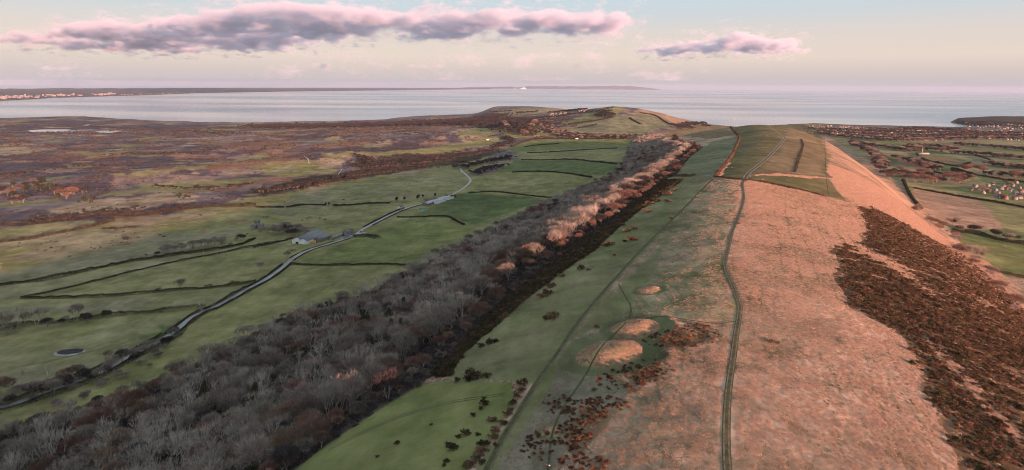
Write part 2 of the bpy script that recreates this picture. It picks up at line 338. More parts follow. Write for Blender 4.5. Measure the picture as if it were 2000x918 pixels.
COVERS = [   # painted in this order: (class, photograph polygon, edge raggedness)
 # ---- left: heath between the farmland and the bay
 ('heath', [(-400, 240), (0, 236), (250, 238), (500, 245), (740, 240), (955, 226), (1010, 262), (960, 278), (1000, 284), (880, 318), (700, 352), (620, 367), (480, 387), (420, 400), (330, 407), (200, 434), (0, 448), (-400, 480)], 1),
 ('heathdark', [(-300, 238), (120, 234), (250, 240), (480, 246), (500, 252), (330, 254), (150, 250), (-300, 262)], 1.5),
 ('tan', [(-60, 291), (40, 287), (110, 289), (60, 300), (-60, 306)], 1),
 ('heathdark', [(-300, 318), (0, 312), (150, 302), (330, 292), (420, 292), (500, 300), (380, 322), (210, 338), (60, 345), (-300, 355)], 1.5),
 ('pinkheath', [(300, 272), (420, 262), (560, 254), (640, 256), (560, 272), (420, 282)], 1.6),
 ('rust', [(640, 259), (680, 251), (740, 249.5), (815, 249), (770, 257), (700, 264), (640, 265)], 1.2),
 ('heathdark', [(480, 262), (570, 258), (650, 265), (720, 264), (650, 271), (560, 272)], 1.2),
 ('rust', [(430, 282), (490, 276), (560, 273), (592, 280), (560, 291), (490, 292), (430, 290)], 1.2),
 ('rust', [(600, 286), (670, 275), (725, 269), (770, 271), (705, 284), (640, 289), (560, 291)], 1.2),
 ('heathdark', [(690, 285), (760, 271), (870, 263), (900, 270), (905, 277), (860, 284), (720, 297), (640, 300), (590, 296)], 1.2),
 ('tan', [(720, 285), (770, 271), (790, 272), (745, 286), (710, 289)], 1.5),
 ('rust', [(760, 244), (815, 239), (850, 243), (800, 247)], 1.2), ('rust', [(790, 250), (880, 246), (900, 250), (850, 256)], 1.2),
 ('pasture', [(885, 258), (920, 250), (960, 249), (968, 262), (910, 270)], 1),
 ('tan', [(875, 258), (900, 252), (920, 250), (895, 262)], 1.5), ('tan', [(895, 277), (940, 264), (955, 268), (900, 282)], 1.5),
 ('pasture', [(625, 301), (718, 298), (830, 290), (900, 277), (965, 266), (985, 275), (930, 287), (880, 297), (830, 304), (750, 306), (640, 308)], .8),
 ('olive', [(205, 342), (300, 331), (400, 321), (520, 305), (500, 316), (400, 328), (300, 340), (215, 345)], .8),
 ('pinkheath', [(190, 350), (330, 339), (480, 320), (600, 304), (645, 309), (570, 330), (450, 343), (330, 353), (190, 366)], 1.4),
 ('rust', [(380, 330), (480, 312), (570, 307), (590, 310), (520, 322), (420, 335)], 1.5),
 ('tan', [(410, 340), (520, 328), (600, 318), (560, 332), (450, 345)], 1.6),
 ('olive', [(245, 364), (330, 355), (430, 352), (520, 345), (500, 354), (410, 363), (290, 369)], .8),
 ('pasture', [(520, 322), (600, 312), (665, 320), (660, 335), (580, 345), (515, 342)], 1.2),
 ('tan', [(600, 322), (660, 306), (690, 312), (650, 330)], 2), ('tan', [(560, 372), (640, 352), (660, 350), (610, 370)], 2),
 ('heathdark', [(150, 378), (300, 372), (480, 352), (600, 345), (500, 366), (330, 384), (200, 392)], 1.6),
 ('scrub', [(690, 319), (780, 301), (860, 299), (950, 291), (990, 283), (965, 301), (905, 319), (820, 332), (740, 344), (620, 362), (560, 374), (500, 380), (480, 374), (600, 347), (700, 331)], 1.2),
 ('tan', [(760, 341), (820, 332), (858, 329), (840, 334), (780, 345)], 1.2),
 ('rush', [(520, 330), (560, 326), (580, 332), (530, 340)], 1.5),
 ('tan', [(60, 415), (200, 385), (330, 380), (400, 388), (250, 415), (90, 425)], 2.5),
 ('heathdark', [(60, 430), (200, 412), (330, 408), (420, 398), (300, 425), (130, 440)], 1.5),
 # ---- left: pastures
 ('olive', [(-300, 478), (0, 449), (100, 435), (210, 431), (165, 448), (60, 472), (-300, 510)], .7),
 ('tan', [(195, 444), (260, 428), (330, 420), (415, 416), (402, 425), (330, 430), (270, 441), (215, 445)], 1.2),
 ('rush', [(-300, 505), (0, 480), (165, 449), (300, 441), (480, 424), (505, 450), (480, 463), (300, 500), (180, 526), (0, 552), (-300, 600)], .7),
 ('pasture', [(260, 448), (420, 425), (500, 422), (505, 450), (470, 455), (390, 455)], 1.5),
 ('rust', [(390, 452), (455, 430), (490, 425), (470, 440)], 2),
 ('olive', [(-300, 600), (0, 555), (200, 528), (300, 508), (480, 470), (562, 470), (300, 521), (170, 546), (0, 590), (-300, 640)], .5),
 ('pasture', [(40, 584), (150, 556), (300, 524), (560, 475), (578, 486), (556, 515), (505, 551), (300, 570), (150, 584)], .4),
 ('olive', [(-300, 660), (0, 592), (200, 586), (400, 572), (505, 552), (470, 577), (390, 602), (250, 612), (0, 632)], .5),
 ('olive', [(-300, 700), (0, 655), (100, 636), (300, 621), (400, 605), (360, 640), (300, 695), (150, 735), (0, 760), (-300, 830)], .5),
 ('deep', [(255, 650), (300, 640), (340, 640), (290, 672)], 2),

 ('olive', [(500, 412), (620, 370), (780, 345), (890, 330), (912, 352), (880, 376), (800, 388), (720, 407), (560, 427)], .5),
 ('pasture', [(545, 432), (640, 409), (785, 393), (765, 417), (690, 446), (620, 455), (560, 448)], .5),
 ('pasture', [(170, 780), (340, 668), (440, 600), (562, 518), (800, 520), (795, 545), (640, 610), (480, 665), (330, 760), (200, 800)], .4),
 ('lush', [(575, 517), (700, 462), (800, 425), (880, 430), (925, 442), (1020, 405), (880, 480), (815, 518)], .5),
 ('deep', [(795, 424), (880, 385), (920, 374), (1090, 388), (1020, 405), (925, 440), (880, 426)], .5),
 ('pasture', [(915, 372), (955, 345), (1010, 337), (1160, 345), (1110, 372), (1070, 388), (930, 380)], .5),
 ('deep', [(965, 336), (1010, 314), (1150, 312), (1235, 320), (1190, 342), (1020, 336)], .4),
 ('pasture', [(990, 313), (1015, 296), (1120, 290), (1235, 292), (1235, 318), (1150, 311)], .4),
 ('lush', [(985, 292), (1010, 281), (1060, 271), (1240, 271), (1225, 291), (1120, 290), (1010, 298)], .4),
 ('heath', [(915, 345), (945, 322), (1000, 305), (1015, 310), (960, 338)], 1),
 # ---- distance: headland, far hill and knoll
 ('pasture', [(960, 250), (1000, 240), (1060, 242), (1100, 256), (1080, 264), (1000, 270)], .6),
 ('scrub', [(880, 240), (960, 222), (1010, 228), (1060, 236), (1000, 244), (950, 250)], .8),
 ('olive', [(968, 217), (1060, 211), (1160, 208), (1140, 216), (1050, 224), (980, 224)], .5),
 ('tan', [(1005, 221), (1070, 213), (1140, 210), (1100, 217), (1040, 222)], .8),
 ('town', [(1070, 228), (1090, 218), (1140, 214), (1152, 220), (1100, 230)], .8),
 ('lush', [(1090, 240), (1150, 228), (1195, 226), (1160, 236), (1110, 244)], .5),
 ('palegreen', [(1100, 252), (1180, 228), (1300, 222), (1330, 236), (1310, 245), (1240, 268), (1140, 264), (1100, 256)], .5),
 ('pasture', [(1120, 232), (1190, 206), (1230, 206), (1200, 226), (1150, 232)], .6),
 ('slope', [(1230, 222), (1255, 209), (1290, 212), (1350, 240), (1320, 242), (1280, 224), (1250, 222)], .5),  # the orange light on the far hill's flank is put into this colour
 ('scrub', [(1150, 225), (1180, 216), (1200, 226), (1170, 230)], .9),
 # ---- right: the valley
 ('lush', [(1683, 275), (1730, 275), (1800, 279), (1872, 286), (1830, 288), (1770, 285)], .4),
 ('olive', [(1660, 283), (1675, 283), (1714, 289), (1793, 304), (1797, 312), (1747, 304), (1714, 297)], .4),
 ('deep', [(1716, 300), (1747, 306), (1760, 313), (1740, 319), (1720, 312)], .4),
 ('rust', [(1747, 309), (1780, 311), (1824, 329), (1822, 336), (1791, 330)], .6),
 ('deep', [(1795, 312), (1835, 318), (1868, 329), (1892, 342), (1890, 347), (1857, 345), (1822, 336), (1826, 329), (1802, 318)], .3),
 ('hillbrown', [(1800, 301), (1846, 307), (1892, 318), (1868, 323), (1835, 318), (1806, 309)], .3),
 ('palegreen', [(1885, 306), (1934, 311), (1967, 323), (2060, 330), (2060, 340), (1934, 329), (1890, 316)], .3),
 ('lush', [(1866, 286), (1912, 289), (2060, 302), (2060, 309), (1923, 297), (1866, 296)], .3),
 ('hillbrown', [(1850, 271), (1890, 273), (1923, 279), (1932, 283), (1879, 278)], .3), ('olive', [(1900, 272), (1985, 277), (2050, 282), (1978, 285), (1934, 283)], .3),
 ('deep', [(1905, 344), (2060, 352), (2060, 364), (1930, 360)], .4),
 ('pasture', [(1778, 361), (1868, 372), (2060, 403), (2060, 416), (1868, 383), (1784, 368)], .3),
 ('slope', [(1782, 368), (1868, 384), (1905, 390), (1927, 402), (1962, 446), (1900, 449), (1828, 436), (1800, 410)], .3),
 ('pasture', [(1905, 390), (2060, 416), (2060, 470), (1965, 447), (1927, 400)], .3),
 ('deep', [(1860, 452), (1900, 450), (2060, 478), (2060, 488), (1900, 470)], .3),
 ('lush', [(1865, 460), (1940, 472), (2060, 492), (2100, 545), (1950, 524), (1890, 492)], .3),
 ('grey', [(1945, 540), (2060, 552), (2100, 630), (2000, 600)], .4),
 # ---- the ridge
 ('dry', [(900, 1300), (1000, 918), (1260, 640), (1310, 520), (1380, 352), (1452, 352), (1600, 362), (1700, 405), (1800, 455), (1950, 560), (2300, 900), (2300, 1300)], .5),
 ('slope', [(1555, 244), (1600, 257), (1660, 290), (1725, 335), (1795, 395), (1860, 470), (1840, 480), (1760, 440), (1690, 405), (1615, 362), (1618, 300), (1590, 262)], .4),
 ('hilltop', [(1405, 352), (1440, 270), (1432, 238), (1560, 239), (1600, 258), (1617, 300), (1619, 346), (1650, 392), (1600, 380), (1470, 353)], .4),
 ('hillbrown', [(1450, 345), (1495, 322), (1530, 275), (1540, 250), (1590, 260), (1605, 300), (1608, 340)], .6),
 ('hilltop', [(1470, 352), (1510, 340), (1618, 346), (1645, 384), (1600, 378)], .4),
 ('slope', [(1460, 341), (1520, 339), (1620, 347), (1700, 349), (1620, 350), (1510, 343)], .6),
 ('palegreen', [(1290, 348), (1300, 330), (1350, 300), (1400, 275), (1445, 266), (1432, 290), (1395, 346)], .4),
 ('hillbrown', [(1275, 262), (1345, 247), (1412, 236), (1430, 245), (1442, 262), (1400, 270), (1300, 268)], .8),
 ('hilltop', [(1282, 258), (1340, 246), (1380, 241), (1340, 258)], 1.2),
 ('strip', [(850, 735), (1000, 590), (1120, 500), (1220, 420), (1320, 345), (1392, 345), (1310, 440), (1210, 540), (1115, 660), (1060, 725), (1050, 750), (1000, 748), (920, 745)], .5),
 ('tussock', [(1112, 660), (1212, 540), (1312, 440), (1392, 348), (1452, 350), (1438, 420), (1410, 500), (1432, 580), (1436, 630), (1300, 620), (1200, 640)], .9),
 ('strip', [(1115, 660), (1180, 590), (1300, 470), (1330, 440), (1290, 500), (1260, 560), (1200, 620)], 1.2),
 ('grey', [(930, 940), (1045, 750), (1110, 660), (1200, 640), (1290, 650), (1290, 700), (1250, 760), (1160, 800), (1110, 860), (1060, 940)], 1.2),
 ('ditch', [(1100, 680), (1120, 660), (1190, 648), (1250, 620), (1310, 618), (1330, 640), (1290, 700), (1220, 730), (1150, 722)], .8),
 ('bracken', [(1100, 830), (1150, 790), (1200, 800), (1170, 850), (1110, 900)], 2.0),
 ('bracken', [(1230, 725), (1290, 690), (1320, 700), (1270, 750), (1230, 760)], 2.0),
 ('bracken', [(1270, 650), (1370, 630), (1400, 660), (1340, 690), (1280, 685)], 2.0),
 ('lush', [(500, 1000), (570, 918), (720, 810), (800, 757), (870, 742), (1000, 748), (1005, 790), (940, 880), (860, 1000)], .25),
 ('strip', [(880, 1000), (950, 880), (1010, 790), (1048, 748), (1090, 690), (1110, 670), (1070, 760), (980, 900), (930, 1000)], .6),
 ('gorse', [(1672, 403), (1705, 405), (1745, 426), (1815, 464), (1860, 486), (1900, 512), (1950, 556), (2000, 606), (2080, 680), (2300, 880), (2300, 1200), (1890, 1200), (1868, 900), (1800, 760), (1772, 668), (1735, 640), (1660, 602), (1640, 560), (1630, 480), (1690, 472), (1692, 440)], .6),
 ('slope', [(1640, 462), (1690, 478), (1770, 520), (1850, 590), (1840, 592), (1750, 530), (1660, 482)], 1.5),
 ('slope', [(1780, 640), (1800, 650), (1880, 720), (1950, 800), (2060, 900), (2030, 905), (1920, 800), (1850, 720)], 1.0),
]
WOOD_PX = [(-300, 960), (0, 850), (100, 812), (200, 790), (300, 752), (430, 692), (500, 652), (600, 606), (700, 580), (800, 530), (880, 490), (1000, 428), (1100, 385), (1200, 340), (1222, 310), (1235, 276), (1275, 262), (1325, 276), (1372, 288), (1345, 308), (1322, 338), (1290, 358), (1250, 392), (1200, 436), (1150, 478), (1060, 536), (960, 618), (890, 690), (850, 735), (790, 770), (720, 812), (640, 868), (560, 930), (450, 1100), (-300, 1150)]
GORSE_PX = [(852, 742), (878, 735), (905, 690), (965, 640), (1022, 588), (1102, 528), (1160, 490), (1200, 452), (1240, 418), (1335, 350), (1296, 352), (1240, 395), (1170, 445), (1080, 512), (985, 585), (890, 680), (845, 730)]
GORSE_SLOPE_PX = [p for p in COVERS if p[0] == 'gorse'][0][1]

names = list(CV_)
tab_a = np.array([CV_[n][0] for n in names]); tab_b = np.array([CV_[n][1] for n in names])
tab_r = np.array([[CV_[n][2], CV_[n][3]] for n in names])

_tn = ridge_t(GX, GY)
cover = np.where(_tn > 250, names.index('olive'), np.where(np.hypot(GX, GY) > 2300, names.index('heath'), names.index('pasture'))).astype(np.int16)
cover[(np.abs(_tn) < 330) & (GY < 2400)] = names.index('dry')
# the valley on the right beyond the drawn fields: a patchwork of pastures
_cell = np.floor(GX / 210 + 0.8 * fbm(GX, GY, 500, 2, 5)) * 7 + np.floor(GY / 150 + 0.8 * fbm(GX, GY, 500, 2, 6)) * 13
_pick = (np.abs(np.sin(_cell * 12.9898) * 43758.5453) % 1)
_mv = (_tn > 300) & (GY > 300)
cover[_mv] = np.select([_pick[_mv] < .3, _pick[_mv] < .55, _pick[_mv] < .75], [names.index('olive'), names.index('deep'), names.index('lush')], names.index('hillbrown'))
_front = (np.cos(TG) > 0.6) & (RG > 60)
wx = fbm(GX, GY, 30, 4, 101); wy = fbm(GX, GY, 30, 4, 102)
wx2 = fbm(GX, GY, 240, 3, 103); wy2 = fbm(GX, GY, 240, 3, 104)
amp = 0.010 * RG
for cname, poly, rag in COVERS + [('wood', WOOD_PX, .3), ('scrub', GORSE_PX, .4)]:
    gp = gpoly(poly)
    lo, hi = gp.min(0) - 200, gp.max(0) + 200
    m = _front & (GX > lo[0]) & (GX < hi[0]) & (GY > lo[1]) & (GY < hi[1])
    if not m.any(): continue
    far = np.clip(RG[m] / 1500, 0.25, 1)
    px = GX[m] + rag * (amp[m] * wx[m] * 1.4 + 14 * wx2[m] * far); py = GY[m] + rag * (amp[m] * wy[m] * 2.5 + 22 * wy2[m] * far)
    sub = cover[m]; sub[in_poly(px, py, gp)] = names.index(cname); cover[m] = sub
# the open heath is a mosaic of heather, dead bracken and bleached grass
_hm = (cover == names.index('heath')) | (cover == names.index('heathdark')) | (cover == names.index('pinkheath'))
n1, n2, n3 = fbm(GX, GY, 150, 4, 201), fbm(GX, GY, 110, 4, 202), fbm(GX, GY, 260, 4, 203)
cover[_hm & (n1 > .18)] = names.index('heathdark'); cover[_hm & (n2 > .36) & (n3 > -.1)] = names.index('pinkheath'); cover[_hm & (n3 > .34) & (n1 < .15)] = names.index('rust'); cover[_hm & (n2 < -.46)] = names.index('tan')
_pm = (cover == names.index('rush')) | (cover == names.index('olive'))
cover[_hm & (n1 < -.42)] = names.index('olive')
cover[_pm & (n2 > .34) & (n1 > 0)] = names.index('rush'); cover[_pm & (n1 < -.36)] = names.index('pasture')
_dm = cover == names.index('dry')
cover[_dm & (fbm(GX, GY, 60, 3, 204) + .5 * fbm(GX, GY, 14, 2, 205) > .30)] = names.index('dryd')
_sw = (_tn > 500) & (GY > 3900) & (GX > 1500)
cover[_sw & (GY > 4050 + 150 * wx2)] = names.index('town')
_hd = (GX > 3500) & (GY > 4900)
cover[_hd] = names.index('scrub')
for (bx_, by_, br_) in BARROWS[:4]:
    d = np.hypot(GX - bx_, GY - by_) + 1.6 * wx
    cover[(d < br_ * 1.45) & (d > br_ * 0.95)] = names.index('ditch'); cover[d < br_ * 0.93] = names.index('mound')
_beach = (_coast_d < 70) & (_coast_d > -60) & (RG > 2500) & (RG < 8000) & (GX < 900)
cover[_beach & (_coast_d < 32)] = names.index('sand')

def blur(a):
    b = a.copy()
    b[1:-1] = 0.25 * a[:-2] + 0.5 * a[1:-1] + 0.25 * a[2:]
    c = b.copy(); c[:, 1:-1] = 0.25 * b[:, :-2] + 0.5 * b[:, 1:-1] + 0.25 * b[:, 2:]
    return c
colA, colB, rgh = blur(tab_a[cover]), blur(tab_b[cover]), blur(tab_r[cover])

# ------------------------------------------------------------------ ground sheet
nT, nR = GX.shape
idx = np.arange(nT * nR).reshape(nT, nR)
nxt = np.roll(idx, -1, axis=0)
quads = np.stack([idx[:, :-1], idx[:, 1:], nxt[:, 1:], nxt[:, :-1]], -1).reshape(-1, 4)[:, ::-1]
V = np.stack([GX, GY, GZ], -1).reshape(-1, 3)
V = np.vstack([V, [[0, 0, float(GZ[:, 0].mean())]]])
fan = np.stack([idx[:, 0], nxt[:, 0], np.full(nT, nT * nR)], -1)[:, ::-1]
me = mesh_np('ground', V, [quads, fan], smooth=True)
def col_attr(me, nm, arr):
    a = me.color_attributes.new(nm, 'FLOAT_COLOR', 'POINT')
    full = np.ones((nT * nR + 1, 4), np.float32); full[:-1, :arr.shape[-1]] = arr.reshape(-1, arr.shape[-1]); a.data.foreach_set('color', full.ravel())
col_attr(me, 'cover_a', colA); col_attr(me, 'cover_b', colB); col_attr(me, 'relief', np.concatenate([rgh, np.zeros(rgh.shape[:2] + (1,))], -1))

gm, nt, b = new_mat('ground_cover'); N, L = nt.nodes, nt.links
def node(t, **kw):
    n = N.new(t)
    for k, v in kw.items():
        if k in n.inputs.keys(): n.inputs[k].default_value = v
        else: setattr(n, k, v)
    return n
tc = node('ShaderNodeTexCoord'); pos = tc.outputs['Object']
aA = node('ShaderNodeVertexColor', layer_name='cover_a'); aB = node('ShaderNodeVertexColor', layer_name='cover_b'); aR = node('ShaderNodeVertexColor', layer_name='relief')
sepR = node('ShaderNodeSeparateColor'); L.new(aR.outputs['Color'], sepR.inputs[0])
def noise(scale, detail=4, rough=.6, vec=None):
    n = node('ShaderNodeTexNoise', Scale=scale, Detail=detail, Roughness=rough); L.new(vec or pos, n.inputs['Vector']); return n.outputs['Fac']
def rng_(v, a, b2, c=0., d=1.):
    n = node('ShaderNodeMapRange'); n.inputs['From Min'].default_value = a; n.inputs['From Max'].default_value = b2
    n.inputs['To Min'].default_value = c; n.inputs['To Max'].default_value = d; L.new(v, n.inputs['Value']); return n.outputs[0]
def mth(op, x, y):
    n = node('ShaderNodeMath', operation=op)
    for k, q in enumerate((x, y)):
        if isinstance(q, (int, float)): n.inputs[k].default_value = q
        else: L.new(q, n.inputs[k])
    return n.outputs[0]
# stretched along the ridge: grazing lines and old plough lines
mapn = node('ShaderNodeMapping'); mapn.inputs['Rotation'].default_value = (0, 0, math.radians(22)); mapn.inputs['Scale'].default_value = (1, 0.12, 1)
L.new(pos, mapn.inputs['Vector'])
n_big = noise(1 / 95, 4); n_mid = noise(1 / 14, 5, .65); n_fine = noise(1 / 1.3, 5, .7); n_str = noise(1 / 5.5, 3, .6, mapn.outputs[0])
f = mth('ADD', mth('MULTIPLY', rng_(n_big, .35, .65), .34), mth('MULTIPLY', rng_(n_mid, .32, .68), .32))
f = mth('ADD', f, mth('MULTIPLY', rng_(n_fine, .3, .7), .24)); f = mth('ADD', f, mth('MULTIPLY', rng_(n_str, .3, .7), .20))
f = rng_(f, .34, .76)
mixc = node('ShaderNodeMix', data_type='RGBA'); L.new(f, mixc.inputs[0]); L.new(aA.outputs[0], mixc.inputs[6]); L.new(aB.outputs[0], mixc.inputs[7])
# narrow sheep trods between the tussocks
wv = node('ShaderNodeVectorMath', operation='ADD'); nw = node('ShaderNodeTexNoise', Scale=.22, Detail=2.); L.new(pos, nw.inputs['Vector'])
sc_ = node('ShaderNodeVectorMath', operation='SCALE'); sc_.inputs['Scale'].default_value = 5.0; L.new(nw.outputs['Color'], sc_.inputs[0]); L.new(pos, wv.inputs[0]); L.new(sc_.outputs[0], wv.inputs[1])
vor = node('ShaderNodeTexVoronoi', feature='DISTANCE_TO_EDGE', Scale=.20); L.new(wv.outputs[0], vor.inputs['Vector'])
mp2 = node('ShaderNodeMapping'); mp2.inputs['Rotation'].default_value = (0, 0, math.radians(22)); mp2.inputs['Scale'].default_value = (1, 0.10, 1); L.new(wv.outputs[0], mp2.inputs['Vector'])
vor2 = node('ShaderNodeTexVoronoi', feature='DISTANCE_TO_EDGE', Scale=.075); L.new(mp2.outputs[0], vor2.inputs['Vector'])
ck = rng_(vor.outputs['Distance'], .02, .07, 1., 0.); ck2 = rng_(vor2.outputs['Distance'], .018, .05, 1., 0.)
ck = mth('MULTIPLY', ck, rng_(noise(1 / 22, 3), .45, .66)); ck2 = mth('MULTIPLY', ck2, rng_(noise(1 / 60, 3), .40, .58))
ckm = mth('MULTIPLY', mth('MAXIMUM', ck, ck2), sepR.outputs[1])
mixk = node('ShaderNodeMix', data_type='RGBA'); L.new(mth('MULTIPLY', ckm, .75), mixk.inputs[0]); L.new(mixc.outputs[2], mixk.inputs[6]); mixk.inputs[7].default_value = (0.075, 0.068, 0.032, 1)
patch = node('ShaderNodeVectorMath', operation='SCALE'); L.new(mixk.outputs[2], patch.inputs[0])
L.new(mth('MULTIPLY', rng_(noise(1 / 34, 6, .65), .32, .68, .66, 1.34), rng_(noise(1 / 160, 3), .35, .65, .86, 1.14)), patch.inputs['Scale'])
L.new(patch.outputs[0], b.inputs['Base Color'])
bump = node('ShaderNodeBump', Distance=.55); L.new(mth('MULTIPLY', sepR.outputs[0], .9), bump.inputs['Strength'])
hgt = mth('SUBTRACT', mth('ADD', mth('MULTIPLY', n_fine, .7), n_mid), mth('MULTIPLY', ckm, .3)); L.new(hgt, bump.inputs['Height']); L.new(bump.outputs[0], b.inputs['Normal'])
b.inputs['Roughness'].default_value = 1.0; b.inputs['Specular IOR Level'].default_value = 0.05
ground_o = tag(link('ground', me, gm), kind='structure')

# ------------------------------------------------------------------ sea
SEA_R = 72000.0
ang = np.linspace(0, 2 * np.pi, 241)[:-1]
rs_ = np.array([1500, 3000, 6000, 12000, 24000, 48000, SEA_R])
sv = np.array([(r * np.sin(a), r * np.cos(a), 0) for r in rs_ for a in ang])
sq = []
for i in range(len(rs_) - 1):
    for k in range(240): sq.append((i * 240 + k, i * 240 + (k + 1) % 240, (i + 1) * 240 + (k + 1) % 240, (i + 1) * 240 + k))
sm, nt, b = new_mat('sea_water'); N, L = nt.nodes, nt.links
tc = node('ShaderNodeTexCoord'); pos = tc.outputs['Object']
mp = node('ShaderNodeMapping'); mp.inputs['Scale'].default_value = (1, 2.6, 1); mp.inputs['Rotation'].default_value = (0, 0, math.radians(-6)); L.new(pos, mp.inputs['Vector'])
mps = node('ShaderNodeMapping'); mps.inputs['Scale'].default_value = (1, 1.6, 1); L.new(pos, mps.inputs['Vector'])
streak = noise(1 / 5200, 2, .5, mp.outputs[0])
st = rng_(streak, .40, .60)
L.new(rng_(st, 0, 1, .12, .28), b.inputs['Roughness'])
b.inputs['Base Color'].default_value = (0.17, 0.23, 0.28, 1)
b.inputs['Specular IOR Level'].default_value = 0.5; b.inputs['IOR'].default_value = 1.5
bp = node('ShaderNodeBump', Distance=1.0); L.new(rng_(st, 0, 1, .0, .015), bp.inputs['Strength'])
L.new(noise(1 / 60, 3, .5, mps.outputs[0]), bp.inputs['Height']); L.new(bp.outputs[0], b.inputs['Normal'])
sea = tag(link('sea', mesh_np('sea', sv, np.array(sq)[:, ::-1]), sm), kind='structure')

# ------------------------------------------------------------------ far coast across the bay and the island beyond it
def shore_strip(name, px, tops, depth_rows, mat, seed, fade_ends=False):
    """low land behind a shoreline: px shoreline pixels at sea level, tops heights of the plateau"""
    us = np.linspace(px[0][0], px[-1][0], 220); vs = np.interp(us, [p[0] for p in px], [p[1] for p in px])
    hs = np.interp(us, [p[0] for p in tops], [p[1] for p in tops])
    P = np.array([sea_point(a, c) for a, c in zip(us, vs)]); rr = np.hypot(P[:, 0], P[:, 1]); dirs = P / rr[:, None]
    rows = []
    for dd, k in depth_rows:
        xy = P + dirs * dd
        z = hs * k * (1 + 0.28 * fbm(us, us * 0 + dd * .01, 26, 4, seed)) if k > 0 else np.full(len(us), -3.0)
        rows.append(np.column_stack([xy, z]))
    Vv = np.vstack(rows); n = len(us); q = []
    for i in range(len(rows) - 1):
        a = np.arange(n - 1) + i * n; q.append(np.stack([a, a + 1, a + 1 + n, a + n], -1))
    return link(name, mesh_np(name, Vv, np.vstack(q), smooth=True), mat)
m_far = mat_plain('far_woods_and_suburbs', (0.065, 0.062, 0.060), scale=1 / 420, var=.45)
FAR_PX = [(-260, 207), (-100, 201), (0, 197), (60, 194.0), (100, 191.2), (200, 188.2), (300, 185.2), (400, 181.4), (500, 179.6), (600, 178.2), (800, 176), (960, 174)]
tag(shore_strip('far_coast_hills', FAR_PX, [(-260, 55), (200, 50), (500, 42), (960, 40)], [(-40, 0), (30, .3), (250, .45), (1500, .6), (4000, .8), (9000, 1.0), (15000, 1.2), (16500, 0)], m_far, 5), kind='structure')
m_isl = mat_plain('far_island_downs', (0.10, 0.10, 0.075), scale=1 / 900, var=.3)
isl = tag(shore_strip('island_hills', [(900, 172.4), (1290, 175.3)], [(900, 60), (930, 130), (1000, 190), (1012, 120), (1035, 260), (1060, 300), (1100, 250), (1140, 260), (1190, 340), (1230, 330), (1260, 200), (1290, 20)], [(-200, 0), (0, .25), (500, .6), (1600, 1.0), (3000, 0)], m_isl, 8), kind='structure')
m_chalk = mat_plain('chalk', (0.55, 0.52, 0.48), scale=1 / 120, var=.15)
def chalk_cliff(u0, u1, v, h, back):
    us = np.linspace(u0, u1, 22); P = np.array([sea_point(a, v) for a in us]); rr = np.hypot(P[:, 0], P[:, 1]); D = P / rr[:, None]
    k = np.sin(np.linspace(0.15, np.pi - .1, 22)) * (1 + .35 * fbm(us, us * 0, 4, 3, 3))
    rows = [np.column_stack([P - D * 400, np.full(22, -3)]), np.column_stack([P - D * (300 + 80 * fbm(us, us * 0, 3, 2, 9))[:, None], h * k * .55]), np.column_stack([P - D * 150, h * k]), np.column_stack([P + D * back, h * k * .8]), np.column_stack([P + D * (back + 300), np.full(22, -3)])]
    q = [np.stack([np.arange(21) + i * 22, np.arange(21) + 1 + i * 22, np.arange(21) + 23 + i * 22, np.arange(21) + 22 + i * 22], -1) for i in range(4)]
    return link('chalk_cliff', mesh_np('chalk_cliff', np.vstack(rows), np.vstack(q), smooth=True), m_chalk)
tag(chalk_cliff(1015, 1029, 173.6, 130, 700), 'white chalk cliff at the end of the distant island', 'cliff')
tag(chalk_cliff(1003, 1008, 173.4, 50, 300), 'low pale chalk rock beside the white island cliff', 'cliff')

# ------------------------------------------------------------------ haze
HZ = dict(x=75000, z0=-7.5, z1=460)
hv = np.array([(sx * HZ['x'], sy * HZ['x'], z) for z in (HZ['z0'], HZ['z1']) for sx, sy in ((-1, -1), (1, -1), (1, 1), (-1, 1))])
hf = [(3, 2, 1, 0), (4, 5, 6, 7), (0, 1, 5, 4), (1, 2, 6, 5), (2, 3, 7, 6), (3, 0, 4, 7)]
hm = bpy.data.materials.new('haze_air'); hm.use_nodes = True; nt = hm.node_tree; nt.nodes.clear()
ho = nt.nodes.new('ShaderNodeOutputMaterial'); pv = nt.nodes.new('ShaderNodeVolumePrincipled')
pv.inputs['Color'].default_value = (0.56, 0.64, 0.80, 1); pv.inputs['Density'].default_value = 1.1e-5; pv.inputs['Anisotropy'].default_value = 0.0
nt.links.new(pv.outputs[0], ho.inputs['Volume'])
tag(link('haze', mesh_np('haze', hv, np.array(hf)), hm), kind='stuff')
# ------------------------------------------------------------------ vegetation
m_bark = mat_plain('grey_bark', (0.24, 0.215, 0.185), var=.35, scale=.5, per_object=.3)
m_bark_pale = mat_plain('pale_bark', (0.50, 0.45, 0.38), var=.3, scale=.5, per_object=.2)
m_twig_grey = mat_plain('grey_twigs', (0.225, 0.188, 0.156), var=.3, scale=.25, per_object=.38)
m_twig_pale = mat_plain('pale_twigs', (0.34, 0.295, 0.25), var=.25, scale=.25, per_object=.3)
m_twig_rust = mat_plain('russet_twigs', (0.185, 0.112, 0.082), var=.3, scale=.25, per_object=.35)
m_twig_dark = mat_plain('dark_twigs', (0.052, 0.043, 0.043), var=.3, scale=.25, per_object=.3)  # darker twigs: the shade on distant woods is put into the colour
m_leaf_dark = mat_plain('dark_evergreen_leaves', (0.034, 0.043, 0.018), var=.4, scale=.6, per_object=.35)
m_leaf_olive = mat_plain('olive_evergreen_leaves', (0.075, 0.072, 0.025), var=.4, scale=.6, per_object=.35)
m_gorse = mat_plain('gorse_spines', (0.060, 0.050, 0.022), var=.4, scale=.9, per_object=.45)
m_gorse_brown = mat_plain('brown_gorse_spines', (0.128, 0.080, 0.046), var=.4, scale=.9, per_object=.45)
